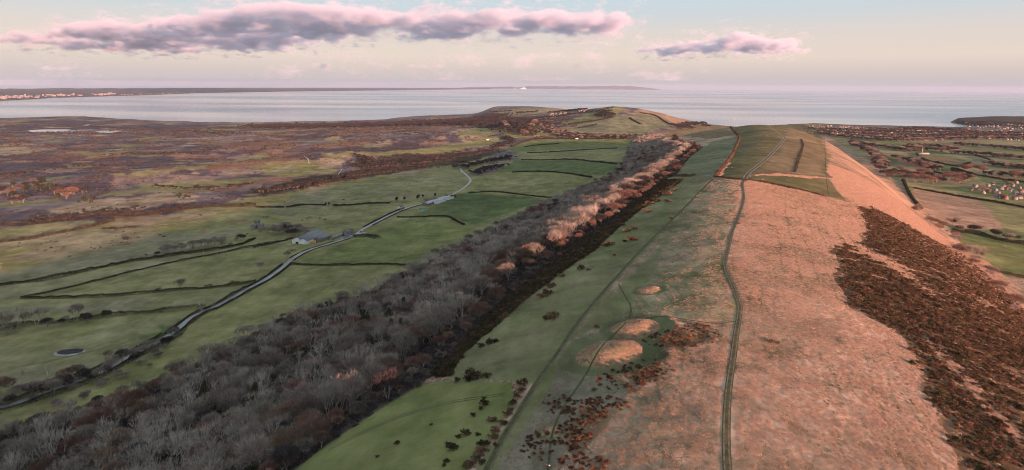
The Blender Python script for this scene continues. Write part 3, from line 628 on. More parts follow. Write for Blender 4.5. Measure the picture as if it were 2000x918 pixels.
m_hedge = mat_plain('hedge_twigs', (0.052, 0.044, 0.034), var=.5, scale=.12)
m_hedge_rust = mat_plain('russet_hedge_twigs', (0.120, 0.072, 0.048), var=.5, scale=.12)
m_hedge_green = mat_plain('dark_green_hedge_leaves', (0.030, 0.033, 0.018), var=.5, scale=.12)

def tube(p0, p1, r0, r1, k=4):
    p0, p1 = np.asarray(p0, float), np.asarray(p1, float); d = p1 - p0; d = d / (np.linalg.norm(d) + 1e-9)
    a = np.cross(d, (0.31, 0.87, 0.38)); a /= np.linalg.norm(a) + 1e-9; b_ = np.cross(d, a)
    an = np.arange(k) * 2 * np.pi / k
    ring = np.cos(an)[:, None] * a + np.sin(an)[:, None] * b_
    v = np.vstack([p0 + ring * r0, p1 + ring * r1]); i = np.arange(k); j = (i + 1) % k
    return v, np.stack([i, j, j + k, i + k], -1)

class Geo:
    def __init__(s): s.v, s.f, s.m, s.n = [], [], [], 0
    def add(s, v, f, m=0):
        v = np.asarray(v, float); f = np.asarray(f, int)
        s.v.append(v); s.f.append(f + s.n); s.m.append(np.full(len(f), m)); s.n += len(v)
    def mesh(s, name, mats, smooth=False):
        me = mesh_np(name, np.vstack(s.v), s.f, np.concatenate(s.m), smooth)
        for m in mats: me.materials.append(m)
        return me
    def merge(s, o, shift=0):
        for v, f, m in zip(o.v, o.f, o.m): pass

def tri_cloud(P, D, length, width, g):
    """thin triangles: base at P, pointing along D (n,3)"""
    n = len(P); D = D / (np.linalg.norm(D, axis=1, keepdims=True) + 1e-9)
    R = np.cross(D, g.normal(size=(n, 3))); R /= np.linalg.norm(R, axis=1, keepdims=True) + 1e-9
    L_ = (length * g.uniform(.6, 1.3, n))[:, None]; W = (width * g.uniform(.7, 1.3, n))[:, None] if not np.ndim(width) else width[:, None]
    v = np.stack([P - R * W * .5, P + R * W * .5, P + D * L_], 1).reshape(-1, 3)
    return v, np.arange(3 * n).reshape(n, 3)

def bare_tree(seed, h, spread, n_twigs=1300, upright=.5, stems=1, twig_w=.085, dome=1.0):
    g = np.random.default_rng(seed); T, Cn = Geo(), Geo(); tips = []
    def grow(p, d, length, r, lev):
        nseg = 2 if lev else 2
        for s in range(nseg):
            q = p + d * length / nseg
            v, f = tube(p, q, r, r * .78, 5 if lev == 0 else (4 if lev < 2 else 3)); T.add(v, f)
            if lev >= 2: tips.append((p, q, d))
            p, r = q, r * .78
            d = d + g.normal(0, .13, 3); d[2] += .05; d /= np.linalg.norm(d)
        if lev >= 3: return
        nk = int(g.integers(3, 5)) if lev == 0 else int(g.integers(2, 4))
        a0 = g.uniform(0, 6.28)
        for k in range(nk):
            a = a0 + k * 6.283 / nk + g.normal(0, .35); out = np.array([math.cos(a), math.sin(a), 0])
            dn = d * (upright + g.uniform(-.1, .25)) + out * spread * g.uniform(.6, 1.15) + np.array([0, 0, .34]); dn /= np.linalg.norm(dn)
            grow(p, dn, length * g.uniform(.66, .9) * (1.0 if lev else 1.02), r * g.uniform(.55, .72), lev + 1)
    for s in range(stems):
        a = g.uniform(0, 6.28); lean = .0 if stems == 1 else .28
        d = np.array([math.cos(a) * lean + g.normal(0, .05), math.sin(a) * lean + g.normal(0, .05), 1.0]); d /= np.linalg.norm(d)
        grow(np.array([0., 0, -0.6]) + (0 if stems == 1 else np.array([math.cos(a), math.sin(a), 0]) * .5), d, h * .30, h * .024 * (1 if stems == 1 else .7), 0)
    A = np.array([t[0] for t in tips]); B = np.array([t[1] for t in tips]); Dd = np.array([t[2] for t in tips])
    k = g.integers(0, len(tips), n_twigs); u = g.uniform(0, 1.15, n_twigs)[:, None]
    P = A[k] * (1 - u) + B[k] * u
    cen = B.mean(0); cen[2] *= .8; out_ = P - cen; out_ /= np.linalg.norm(out_, axis=1, keepdims=True) + 1e-6
    D = Dd[k] * .55 + out_ * .6 + g.normal(0, .42, (n_twigs, 3)) + np.array([0, 0, .22])
    v, f = tri_cloud(P, D, h * .105, twig_w, g); Cn.add(v, f)
    zc = B[:, 2].max(); rad = np.percentile(np.hypot(B[:, 0], B[:, 1]), 88) * 1.05; zlo = np.percentile(B[:, 2], 12); nd = int(n_twigs * dome)
    q = g.normal(size=(nd, 3)); q[:, 2] = np.abs(q[:, 2]) * 1.1 - .28; q /= np.linalg.norm(q, axis=1, keepdims=True)
    lump = 1 + .16 * np.sin(q[:, 0] * 5 + seed) * np.cos(q[:, 1] * 5 + seed * 2) + .10 * np.sin(q[:, 2] * 9 + q[:, 0] * 6)
    Pd = q * lump[:, None] * g.uniform(.72, 1.0, (nd, 1)) * np.array([rad, rad, (zc - zlo) * .78]) + np.array([B[:, 0].mean(), B[:, 1].mean(), zlo + (zc - zlo) * .26])
    vd, fd = tri_cloud(Pd, q + g.normal(0, .38, (nd, 3)) + np.array([0, 0, .35]), h * .10, twig_w * 1.15, g); Cn.add(vd, fd)
    D2 = g.normal(0, .8, (n_twigs // 2, 3)) + np.array([0, 0, .3]); k2 = g.integers(0, n_twigs, n_twigs // 2)
    v, f = tri_cloud(v.reshape(-1, 3, 3)[k2, 2] * .5 + v.reshape(-1, 3, 3)[k2, 0] * .5, D2, h * .06, twig_w * .8, g); Cn.add(v, f)
    zt = max(x.max(0)[2] for x in Cn.v); sc = h / zt
    for gg in (T, Cn): gg.v = [x * sc for x in gg.v]
    return T, Cn

def leafy_tree(seed, h, wide, conifer=False, n=1500):
    g = np.random.default_rng(seed); T, Cn = Geo(), Geo()
    v, f = tube((0, 0, -.6), (0, 0, h * .8), h * .022, h * .006, 5); T.add(v, f)
    if conifer:
        z = h * (.08 + .92 * g.uniform(0, 1, n) ** 1.25); rmax = wide * (1 - z / h) ** .85 + .15
        a = g.uniform(0, 6.28, n); lay = 1 - .35 * np.abs(np.sin(z * 2.6)); r = rmax * np.sqrt(g.uniform(.15, 1, n)) * lay
        P = np.stack([r * np.cos(a), r * np.sin(a), z], 1); D = np.stack([np.cos(a), np.sin(a), np.full(n, -.25)], 1) + g.normal(0, .35, (n, 3))
        v, f = tri_cloud(P, D, h * .085, .34, g); Cn.add(v, f)
    else:
        nc = 26; cs = g.normal(0, 1, (nc, 3)); cs /= np.linalg.norm(cs, axis=1, keepdims=True); cs *= g.uniform(.35, .95, (nc, 1))
        cs = cs * np.array([wide, wide, h * .36]) + np.array([0, 0, h * .60]); k = g.integers(0, nc, n)
        off = g.normal(0, 1, (n, 3)); off /= np.linalg.norm(off, axis=1, keepdims=True); off *= (g.uniform(.5, 1, n) * g.uniform(.16, .30, nc)[k] * wide * 1.25)[:, None]
        P = cs[k] + off; D = off + g.normal(0, .5, (n, 3))
        v, f = tri_cloud(P, D, .75, .55, g); Cn.add(v, f)
        for c in cs[:10]:
            v, f = tube((0, 0, h * g.uniform(.15, .4)), c, h * .010, h * .003, 3); T.add(v, f)
    return T, Cn

def bush_geo(seed, r, h, n=240, lumps=8, leaf=.34):
    g = np.random.default_rng(seed); G_ = Geo()
    a = g.uniform(0, 6.28, lumps); rr = r * g.uniform(0.1, .85, lumps)
    cs = np.stack([rr * np.cos(a), rr * np.sin(a), h * g.uniform(.25, .55, lumps)], 1); k = g.integers(0, lumps, n)
    off = g.normal(0, 1, (n, 3)); off[:, 2] = np.abs(off[:, 2]) * 1.1 - .25; off /= np.linalg.norm(off, axis=1, keepdims=True)
    P = cs[k] + off * np.array([r * .42, r * .42, h * .48]) * g.uniform(.55, 1.0, (n, 1)) * g.uniform(.55, 1.25, lumps)[k][:, None]
    P[:, 2] = np.maximum(P[:, 2], .02)
    D = off + g.normal(0, .55, (n, 3)); D[:, 2] += .35
    v, f = tri_cloud(P, D, leaf * 1.5, leaf, g); G_.add(v, f)
    return G_

# prototypes: (kind, trunk mesh, crown mesh)
TREE = {}
def reg(kind, T, Cn, mt, mc):
    TREE.setdefault(kind, []).append((T.mesh('trunk', [mt]), Cn.mesh('crown', [mc]), T, Cn, mt, mc))
for k in range(4): reg('grey', *bare_tree(100 + k, 15, .62 + .08 * k, 1100, .55, 1 + k % 2, dome=.75), m_bark, m_twig_grey)
for k in range(3): reg('pale', *bare_tree(140 + k, 16.5, .46, 520, .85, 1 + k % 3, dome=.22), m_bark_pale, m_twig_pale)
for k in range(2): reg('rust', *bare_tree(160 + k, 13, .85, 1700, .45, 2), m_bark, m_twig_rust)
for k in range(2): reg('scrub', *bare_tree(180 + k, 6.5, 1.1, 900, .35, 4, .10), m_bark, m_twig_grey)
for k in range(2): reg('thorn', *bare_tree(190 + k, 7.5, 1.0, 1200, .4, 1, .07), m_bark_pale, m_twig_rust)
for k in range(2): reg('dark', *bare_tree(195 + k, 13, .8, 1700, .45, 2, .12), m_bark, m_twig_dark)
for k in range(2): reg('evergreen', *leafy_tree(200 + k, 11, 3.4), m_bark, m_leaf_dark)
for k in range(2): reg('fir', *leafy_tree(210 + k, 14, 3.6, True), m_bark, m_leaf_olive)
KINDS_T = list(TREE)

def join_geo(name, T, Cn, mt, mc):
    G_ = Geo()
    for src, mi in ((T, 0), (Cn, 1)):
        base = G_.n; vv = np.vstack(src.v); G_.v.append(vv); G_.n += len(vv)
        for f in src.f: G_.f.append(f + base); G_.m.append(np.full(len(f), mi))
    return G_.mesh(name, [mt, mc])

def scatter(name, protos, pts, rot, scl, idx, label=None, category=None):
    """one 'stuff' object that sets out prototype meshes at the vertices of its mesh"""
    if len(pts) == 0: return None
    pc = bpy.data.collections.new(name + '_kinds')
    for k, me in enumerate(protos):
        po = bpy.data.objects.new('%s_kind_%02d' % (name, k), me); pc.objects.link(po)
    me = bpy.data.meshes.new(name); me.vertices.add(len(pts)); me.vertices.foreach_set('co', np.asarray(pts, np.float32).ravel())
    for nm, ty, arr in (('turn', 'FLOAT', rot), ('size', 'FLOAT', scl), ('pick', 'INT', idx)):
        a = me.attributes.new(nm, ty, 'POINT'); a.data.foreach_set('value', np.asarray(arr, np.float32 if ty == 'FLOAT' else np.int32))
    o = link(name, me)
    ng = bpy.data.node_groups.new(name, 'GeometryNodeTree')
    ng.interface.new_socket('Geometry', in_out='INPUT', socket_type='NodeSocketGeometry'); ng.interface.new_socket('Geometry', in_out='OUTPUT', socket_type='NodeSocketGeometry')
    n_ = ng.nodes; l_ = ng.links
    gi, go = n_.new('NodeGroupInput'), n_.new('NodeGroupOutput')
    ip = n_.new('GeometryNodeInstanceOnPoints'); ci = n_.new('GeometryNodeCollectionInfo'); ci.inputs['Collection'].default_value = pc
    ci.inputs['Separate Children'].default_value = True; ci.inputs['Reset Children'].default_value = True
    ip.inputs['Pick Instance'].default_value = True
    def na(nm, ty):
        a = n_.new('GeometryNodeInputNamedAttribute'); a.data_type = ty; a.inputs['Name'].default_value = nm
        return [s for s in a.outputs if s.enabled and s.name == 'Attribute'][0]
    cx = n_.new('ShaderNodeCombineXYZ'); l_.new(na('turn', 'FLOAT'), cx.inputs['Z'])
    er = n_.new('FunctionNodeEulerToRotation'); l_.new(cx.outputs[0], er.inputs[0])
    l_.new(gi.outputs[0], ip.inputs['Points']); l_.new(ci.outputs[0], ip.inputs['Instance']); l_.new(na('pick', 'INT'), ip.inputs['Instance Index'])
    l_.new(er.outputs[0], ip.inputs['Rotation']); l_.new(na('size', 'FLOAT'), ip.inputs['Scale']); l_.new(ip.outputs[0], go.inputs[0])
    md = o.modifiers.new('set_out', 'NODES'); md.node_group = ng
    return tag(o, label, category, kind='stuff')

TREE_FLAT = [(k, j) for k in KINDS_T for j in range(len(TREE[k]))]
TREE_JOIN = [join_geo('tree_kind', *TREE[k][j][2:]) for k, j in TREE_FLAT]
def flat_index(kind, j): return TREE_FLAT.index((kind, j % len(TREE[kind])))

def project(P):
    P = np.asarray(P, float); x, y, z = P[..., 0], P[..., 1], P[..., 2] - CAM_Z
    y = np.maximum(y, 1e-3); a = (x * _c + z * _s) / y; b_ = (x * _s - z * _c) / y
    return 1000 + a * F, CV + b_ * F

TREE_WORDS = {'grey': ('bare_tree', 'bare grey tree'), 'pale': ('bare_tree', 'pale open bare tree'), 'rust': ('bare_tree', 'bare russet tree'),
              'scrub': ('bare_shrub', 'low bushy bare shrub'), 'thorn': ('thorn_tree', 'small rounded thorn tree'), 'dark': ('bare_tree', 'dark brown bare tree'), 'evergreen': ('evergreen_tree', 'dark green leafy tree'), 'fir': ('fir_tree', 'olive green fir tree')}
def tree_thing(kind, j, p, rz, s, where, group):
    tm, cm = TREE[kind][j % len(TREE[kind])][:2]; nm, words = TREE_WORDS[kind]
    r = empty(nm, p, rz, s); tag(r, words + ' ' + where, 'tree', group)
    t = link('trunk', tm, parent=r); c = link('crown', cm, parent=r)
    return r

def fill_poly(poly, step, g, jitter=.45):
    lo, hi = poly.min(0), poly.max(0)
    xs, ys = np.arange(lo[0], hi[0], step), np.arange(lo[1], hi[1], step)
    X, Y = np.meshgrid(xs, ys); X = X + (np.arange(len(ys)) % 2)[:, None] * step * .5
    X = X.ravel() + g.uniform(-jitter, jitter, X.size) * step; Y = Y.ravel() + g.uniform(-jitter, jitter, Y.size) * step
    m = in_poly(X, Y, poly); return X[m], Y[m]

# ---- the hanging wood on the shaded slope
g = np.random.default_rng(11)
wood_g = gpoly(WOOD_PX)
wxs, wys = fill_poly(wood_g, 8.4, g, .45)
m = (np.hypot(wxs, wys) > 190); wxs, wys = wxs[m], wys[m]
keep = g.uniform(0, 1, len(wxs)) < np.where(fbm(wxs, wys, 30, 3, 21) > -.30, .93, .35); wxs, wys = wxs[keep], wys[keep]
wz = ground_z(wxs, wys)
gg_ = gpoly(GORSE_PX); ng_ = ~in_poly(wxs, wys, gg_); wxs, wys, wz = wxs[ng_], wys[ng_], wz[ng_]
d_edge = poly_sdf(wxs, wys, wood_g)
upper = d_edge < 24
tt_ = ridge_t(wxs, wys)
nk = fbm(wxs, wys, 55, 3, 31); q = g.uniform(0, 1, len(wxs))
low_ = sstep(-210, -300, tt_)
kind = np.where(q < .62 - .22 * low_, 'grey', np.where(q < .80 + .02 * low_, 'pale', np.where(q < .90, 'rust', 'dark')))
kind = np.where((nk > .42) & (q < .7), 'rust', kind); kind = np.where((nk < -.30) & (q < .65), 'pale', kind)
kind = np.where(q > .955, 'evergreen', kind); kind = np.where((q > .93) & (q < .955) & (wys < 700) & (d_edge > 45), 'fir', kind)
kind = np.where(upper & (tt_ > -330) & (q < .55), 'thorn', kind); kind = np.where(upper & (tt_ > -330) & (q >= .55) & (q < .8), 'scrub', kind)
wsc = g.uniform(.58, 1.28, len(wxs)) * np.where(upper, .85, 1.0) * (1 + .15 * fbm(wxs, wys, 90, 2, 33))
wrot = g.uniform(0, 6.28, len(wxs)); wj = g.integers(0, 12, len(wxs))
uu, vv = project(np.stack([wxs, wys, wz + 8], 1))
seen = (uu > -10) & (uu < 2010) & (vv < 925)
rank = np.where(seen, wys - 120 * (d_edge < 10) * (tt_ > -330), 1e9); order = np.argsort(rank); near_i = order[:100]
mask = np.zeros(len(wxs), bool); mask[near_i] = True
for i in near_i:
    edge_ = upper[i] and tt_[i] > -330
    zone_ = 'at the bottom left corner' if uu[i] < 180 else ('below the wide scrubby road hedge' if uu[i] < 400 else 'nearest the bottom green field')
    where = ('on the woodland upper edge ' if edge_ else 'within the woodland ') + zone_
    tree_thing(kind[i], int(wj[i]), (wxs[i], wys[i], wz[i]), wrot[i], wsc[i], where, 'nearest trees of the woodland on the slope')
r_ = ~mask
scatter('woodland', TREE_JOIN, np.stack([wxs, wys, wz], 1)[r_], wrot[r_], wsc[r_], [flat_index(k, int(j)) for k, j in zip(kind[r_], wj[r_])], 'long grey bare woodland covering the shaded slope below the ridge', 'woodland')
# undergrowth inside the wood
ux, uy = fill_poly(wood_g, 5.2, g); m = np.hypot(ux, uy) > 190; ux, uy = ux[m], uy[m]
BUSH = [bush_geo(300 + k, 1.5, 1.5, 230).mesh('gorse_bush', [m_gorse]) for k in range(4)] + [bush_geo(320 + k, 1.5, 1.4, 230).mesh('gorse_bush', [m_gorse_brown]) for k in range(3)]
BRAMBLE = [bush_geo(340 + k, 1.9, 1.3, 200, leaf=.3).mesh('bramble', [m_twig_dark]) for k in range(3)]
scatter('undergrowth', BRAMBLE, np.stack([ux, uy, ground_z(ux, uy)], 1), g.uniform(0, 6.28, len(ux)), g.uniform(.8, 1.8, len(ux)), g.integers(0, 3, len(ux)), 'dark twiggy undergrowth beneath the woodland trees', 'undergrowth')

# ---- gorse: the dark belt above the wood and the brown scrub on the sunny slope
gx, gy = fill_poly(gg_, 1.9, g); m = g.uniform(0, 1, len(gx)) < sstep(-.75, -.2, fbm(gx, gy, 16, 3, 51)); gx, gy = gx[m], gy[m]
sl = gpoly(GORSE_SLOPE_PX); sx, sy = fill_poly(sl, 1.55, g)
m = np.hypot(sx, sy) > 110; sx, sy = sx[m], sy[m]
tsl = ridge_t(sx, sy); ysl = sy
stre = fbm((sx * .93 - sy * .36) , (sx * .36 + sy * .93) * 3.6, 16, 4, 61)      # streaks running down the slope
dens = .97 * sstep(-.16, .08, stre + .30 * fbm(sx, sy, 90, 2, 62) + .20)
for cname, poly, rag in COVERS[-2:]:
    inside = poly_sdf(sx, sy, gpoly(poly)); dens = dens * (1 - .93 * sstep(-2, 4, inside))
dens = dens * sstep(-1, 7, poly_sdf(sx, sy, sl) + 6 * fbm(sx, sy, 12, 3, 64))
m = g.uniform(0, 1, len(sx)) < dens; sx, sy = sx[m], sy[m]
far_g = sstep(300, 900, sy)
scatter('gorse_belt', BUSH, np.stack([gx, gy, ground_z(gx, gy) - .15], 1), g.uniform(0, 6.28, len(gx)), g.uniform(.6, 1.45, len(gx)), g.choice(7, len(gx), p=[.2, .2, .2, .16, .08, .08, .08]), 'dark gorse belt between the woodland and the green ridge strip', 'gorse')
scatter('gorse_scrub', BUSH, np.stack([sx, sy, ground_z(sx, sy) - .15], 1), g.uniform(0, 6.28, len(sx)), g.uniform(.30, .75, len(sx)) * np.where(g.uniform(0, 1, len(sx)) < .07, 1.9, 1), g.choice(7, len(sx), p=[.08, .08, .07, .07, .24, .23, .23]), 'brown gorse scrub covering the sunlit right slope of the ridge', 'gorse')

# loose gorse bushes that can be told apart: (u, v, width in photograph pixels)
LOOSE = [(903, 698, 14), (940, 678, 18), (955, 672, 22), (968, 668, 16), (925, 736, 40), (915, 744, 22), (952, 738, 20), (893, 744, 18), (945, 778, 10), (948, 790, 22), (940, 800, 12), (924, 812, 14), (960, 822, 22),
         (912, 848, 24), (935, 850, 12), (895, 855, 14), (936, 868, 18), (886, 876, 26), (878, 870, 16), (872, 902, 14), (866, 910, 12), (776, 866, 14), (738, 892, 9), (842, 830, 7),
         (1077, 621, 28), (1068, 624, 18), (1137, 526, 20), (1148, 528, 10), (1190, 480, 20), (1182, 482, 14), (1200, 499, 8), (1232, 470, 22), (1218, 472, 12), (1098, 528, 18), (1096, 540, 14), (1075, 560, 22), (1070, 575, 24), (1060, 580, 20),
         (1270, 398, 18), (1282, 394, 16), (1300, 382, 14), (1310, 380, 18), (1255, 404, 12), (1238, 448, 14), (1225, 452, 16), (1215, 440, 14), (1318, 372, 12), (1302, 394, 14), (1312, 427, 10), (1262, 414, 16),
         (1505, 668, 16), (1520, 671, 10), (1160, 762, 10), (1440, 437, 10), (1165, 640, 12), (1020, 752, 22), (1028, 746, 18), (1016, 764, 18), (1010, 776, 16), (1002, 790, 18), (996, 802, 16), (990, 812, 18), (980, 830, 22), (968, 842, 22), (962, 856, 20), (950, 868, 22), (940, 882, 22), (932, 894, 24), (922, 904, 22), (914, 914, 24), (950, 880, 16), (970, 870, 14), (940, 905, 16)]
LB = []
ORDW = ['first', 'second', 'third', 'fourth', 'fifth', 'sixth', 'seventh', 'eighth', 'ninth', 'tenth', 'eleventh', 'twelfth', 'thirteenth', 'fourteenth', 'fifteenth', 'sixteenth', 'seventeenth', 'eighteenth', 'nineteenth', 'twentieth', 'twenty-first', 'twenty-second', 'twenty-third', 'twenty-fourth', 'twenty-fifth', 'twenty-sixth', 'twenty-seventh', 'twenty-eighth', 'twenty-ninth', 'thirtieth', 'thirty-first', 'thirty-second']
def nearest_mark(u, v):
    if v > 740 and u < 960 and u > 840: return 'in the fenced bottom green field'
    if u > 900 and u < 1035 and v > 740: return 'in the rusty row beside the path'
    if u < 980 and v < 740: return 'near the fence corner'
    if u < 1330: return 'on the green ridge strip'
    return 'in the salmon dry grass'
for i, (u, v, w) in enumerate(LOOSE):
    (x, y, z), = ground(u, v); s = max(.5, w * y / F / 3.0)
    row = 900 < u < 1035 and v > 740 and not (u < 960 and v < 880)
    b_ = link('gorse_bush', BUSH[(4 + i % 3) if (row or u > 1040) else i % 4]); b_.location = (x, y, z - .1); b_.rotation_euler = (0, 0, i * 1.7); b_.scale = (s, s * (.8 + .05 * (i % 5)), s * (.75 if s > 1.2 else .9))
    tag(b_, '%s gorse bush, %s from the bottom %s' % ('rusty brown' if (row or u > 1040) else 'dark green', '%s', nearest_mark(u, v)), 'bush', 'loose gorse bushes on the ridge'); LB.append((v, b_))
_seen_b = {}
for v, b_ in sorted(LB, key=lambda t_: -t_[0]):
    key = b_['label']; n_ = _seen_b.get(key, 0); _seen_b[key] = n_ + 1; b_['label'] = key % ORDW[min(n_, 31)]

# rusty bracken and gorse patches on the rough ground round the barrows
brk = []
for cx, cy, ru, rv, n in [(1145, 805, 44, 26, 90), (1120, 850, 34, 32, 80), (1265, 725, 52, 22, 90), (1300, 662, 50, 16, 60), (1350, 655, 54, 24, 90), (1215, 745, 50, 22, 60), (1090, 790, 34, 20, 30), (1050, 870, 34, 30, 50), (1140, 905, 50, 20, 50), (1190, 790, 40, 16, 40)]:
    a = g.uniform(0, 6.28, n); r = np.sqrt(g.uniform(0, 1, n)); brk.append(np.stack([cx + ru * r * np.cos(a), cy + rv * r * np.sin(a)], 1))
brk = np.vstack(brk); bp_ = ground(brk[:, 0], brk[:, 1])
m_bracken = mat_plain('dead_bracken', (0.150, 0.080, 0.044), var=.45, scale=.8, per_object=.4)
BRACK = [bush_geo(360 + k, 1.4, .9, 200, leaf=.3).mesh('bracken', [m_bracken]) for k in range(3)]
scatter('bracken_patch', BRACK, bp_, g.uniform(0, 6.28, len(bp_)), g.uniform(.3, .8, len(bp_)), g.integers(0, 3, len(bp_)), 'rusty dead bracken growing round the grassy barrows', 'bracken')

# ---- lines on the ground
def catmull(px, per=6):
    p = np.asarray(px, float)
    if len(p) < 3: return p
    q = np.vstack([2 * p[0] - p[1], p, 2 * p[-1] - p[-2]]); out = []
    for i in range(1, len(q) - 2):
        t = np.linspace(0, 1, per, endpoint=False)[:, None]
        out.append(.5 * (2 * q[i] + (q[i + 1] - q[i - 1]) * t + (2 * q[i - 1] - 5 * q[i] + 4 * q[i + 1] - q[i + 2]) * t * t + (3 * q[i] - q[i - 1] - 3 * q[i + 1] + q[i + 2]) * t ** 3))
    return np.vstack(out + [p[-1:]])
def ground_line(px, step):
    c = catmull(px); P = ground(c[:, 0], c[:, 1])[:, :2]
    s = np.concatenate([[0], np.cumsum(np.hypot(*np.diff(P, axis=0).T))]); n = max(2, int(s[-1] / step) + 1)
    q = np.linspace(0, s[-1], n); return np.stack([np.interp(q, s, P[:, 0]), np.interp(q, s, P[:, 1])], 1), s[-1]
TRACK_PX = [(1424, 945), (1420, 905), (1418.5, 860), (1419.5, 808), (1423.5, 756), (1431, 704), (1438, 652), (1445, 602), (1438, 578), (1430, 555), (1419, 530), (1416, 510), (1422, 485), (1430, 452), (1443, 420), (1452, 388), (1450, 362), (1453, 350)]
LEFT_PX = [(930, 955), (955, 905), (985, 848), (1012, 805), (1040, 758), (1060, 728), (1082, 698), (1104, 665), (1122, 638), (1160, 590), (1203, 542), (1250, 490), (1300, 441), (1340, 402), (1372, 369), (1397, 345)]
FOOT_PX = [(1068, 935), (1072, 900), (1076, 860), (1086, 825), (1104, 790), (1140, 738), (1158, 705), (1176, 676), (1205, 648), (1228, 622), (1232, 600), (1222, 580), (1208, 555)]
# ---- tussocks of dry grass on the ridge top
def tuft_geo(seed, n=120, h=.30, rad=1.1):
    g2 = np.random.default_rng(seed); G_ = Geo(); a = g2.uniform(0, 6.28, n); r = rad * np.sqrt(g2.uniform(0, 1, n))
    P = np.stack([r * np.cos(a), r * np.sin(a), np.full(n, -.10)], 1); D = g2.normal(0, .5, (n, 3)) + np.array([0, 0, 1.0])
    v, f = tri_cloud(P, D, h, .11, g2); G_.add(v, f); return G_
m_dry = mat_plain('dry_grass_blades', (0.44, 0.305, 0.225), var=.25, scale=.8, per_object=.22)
m_dry2 = mat_plain('faded_grass_blades', (0.34, 0.245, 0.170), var=.3, scale=.8, per_object=.25)
m_dry3 = mat_plain('green_trod_grass', (0.115, 0.098, 0.050), var=.3, scale=.8, per_object=.25)
TUFT = [tuft_geo(400 + k).mesh('tussock', [m_dry]) for k in range(4)] + [tuft_geo(410 + k).mesh('tussock', [m_dry2]) for k in range(2)] + [tuft_geo(420, 90, .22, .75).mesh('tussock', [m_dry3])]
n = 560000
th_ = g.uniform(math.radians(-9), math.radians(40), n); r_d = np.sqrt(g.uniform(150 ** 2, 1150 ** 2, n))
tx, ty = r_d * np.sin(th_), r_d * np.cos(th_)
fi = np.clip(((th_ - th_f[0]) / (th_f[1] - th_f[0])).round().astype(int), 0, NF - 1)
rj = np.clip(np.searchsorted(RR, r_d), 0, len(RR) - 1); cc = cover[fi, rj]
prob = np.zeros(len(names))
for nm_, p_ in (('dry', .97), ('dryd', .55), ('slope', .80), ('tussock', .62), ('grey', .42), ('mound', .95), ('strip', .05), ('bracken', .45), ('ditch', .05), ('gorse', .10)): prob[names.index(nm_)] = p_
al = tx * .36 + ty * .93; ac = tx * .93 - ty * .36
trod = np.minimum(np.abs(fbm(ac, al * .10, 7, 2, 72)), np.abs(fbm(tx, ty, 11, 2, 73)) * 1.6)          # narrow animal trods left bare
pr = prob[cc] * np.where(np.isin(cc, [names.index('tussock'), names.index('grey'), names.index('ditch'), names.index('bracken')]), sstep(-.22, .16, fbm(tx, ty, 7, 3, 71)), sstep(-.95, -.15, fbm(tx, ty, 9, 3, 71))) 
wob = ac + 1.6 * fbm(tx, ty, 30, 2, 74); cellx = np.floor(wob / 7.5); inx = np.abs(wob / 7.5 - cellx - .5 + .25 * np.sin(cellx * 7.3)) * 7.5
on_line = (inx < .42) & (fbm(cellx * 31.7, al, 90, 2, 75) > -.12) & (r_d < 800)
on_net = (trod < .028) & (r_d < 700) & (fbm(tx, ty, 45, 2, 76) > -.25)
dark_ = (on_line | on_net) & np.isin(cc, [names.index('dry'), names.index('dryd'), names.index('slope')])
for _px, _w in ((TRACK_PX, 1.7), (LEFT_PX, 1.2), (FOOT_PX, .8)):
    _l, _ = ground_line(_px, 3.0)
    for i0 in range(0, len(_l) - 1, 12):
        seg = _l[i0:i0 + 13]; lo, hi = seg.min(0) - 3, seg.max(0) + 3; k_ = np.where((tx > lo[0]) & (tx < hi[0]) & (ty > lo[1]) & (ty < hi[1]))[0]
        if len(k_):
            dd = np.min(np.hypot(tx[k_][:, None] - seg[None, :, 0], ty[k_][:, None] - seg[None, :, 1]), axis=1); pr[k_[dd < _w + .9]] = 0
m = g.uniform(0, 1, n) < pr * np.where(r_d > 500, .75, 1); tx, ty, r_d, cc, dark_ = tx[m], ty[m], r_d[m], cc[m], dark_[m]
small = np.isin(cc, [names.index('tussock'), names.index('grey'), names.index('strip'), names.index('ditch'), names.index('bracken')])
tsz = g.uniform(.75, 1.25, len(tx)) * np.clip(r_d / 480, 1.0, 1.9) * np.where(small, .62, 1)
scatter('dry_tussocks', TUFT, np.stack([tx, ty, ground_z(tx, ty)], 1), g.uniform(0, 6.28, len(tx)), tsz, np.where(dark_, 6, np.where(cc == names.index('dryd'), g.integers(3, 6, len(tx)), g.integers(0, 5, len(tx)))), 'pale dry grass tussocks covering the sunlit ridge top', 'grass')
# heather and gorse clumps over the open heath, rushes in the rough fields
m_heather = mat_plain('heather', (0.060, 0.052, 0.054), var=.4, scale=.4, per_object=.45)
HEATHER = [bush_geo(380 + k, 2.4, 1.1, 120, leaf=.7).mesh('heather', [m_heather]) for k in range(3)] + [bush_geo(385, 2.2, 1.5, 140, leaf=.6).mesh('heather', [m_gorse])]
n = 150000
th_ = g.uniform(math.radians(-41), math.radians(6), n); r_d = np.sqrt(g.uniform(900 ** 2, 4300 ** 2, n)); hx_, hy_ = r_d * np.sin(th_), r_d * np.cos(th_)
fi = np.clip(((th_ - th_f[0]) / (th_f[1] - th_f[0])).round().astype(int), 0, NF - 1); cc = cover[fi, np.clip(np.searchsorted(RR, r_d), 0, len(RR) - 1)]
prob = np.zeros(len(names))
for nm_, p_ in (('heath', .25), ('heathdark', .6), ('pinkheath', .15), ('rust', .15), ('tan', .10), ('rush', .12), ('olive', .02), ('scrub', 1.)): prob[names.index(nm_)] = p_
m = g.uniform(0, 1, n) < prob[cc] * sstep(-.1, .3, fbm(hx_, hy_, 70, 4, 91)); hx_, hy_, r_d = hx_[m], hy_[m], r_d[m]
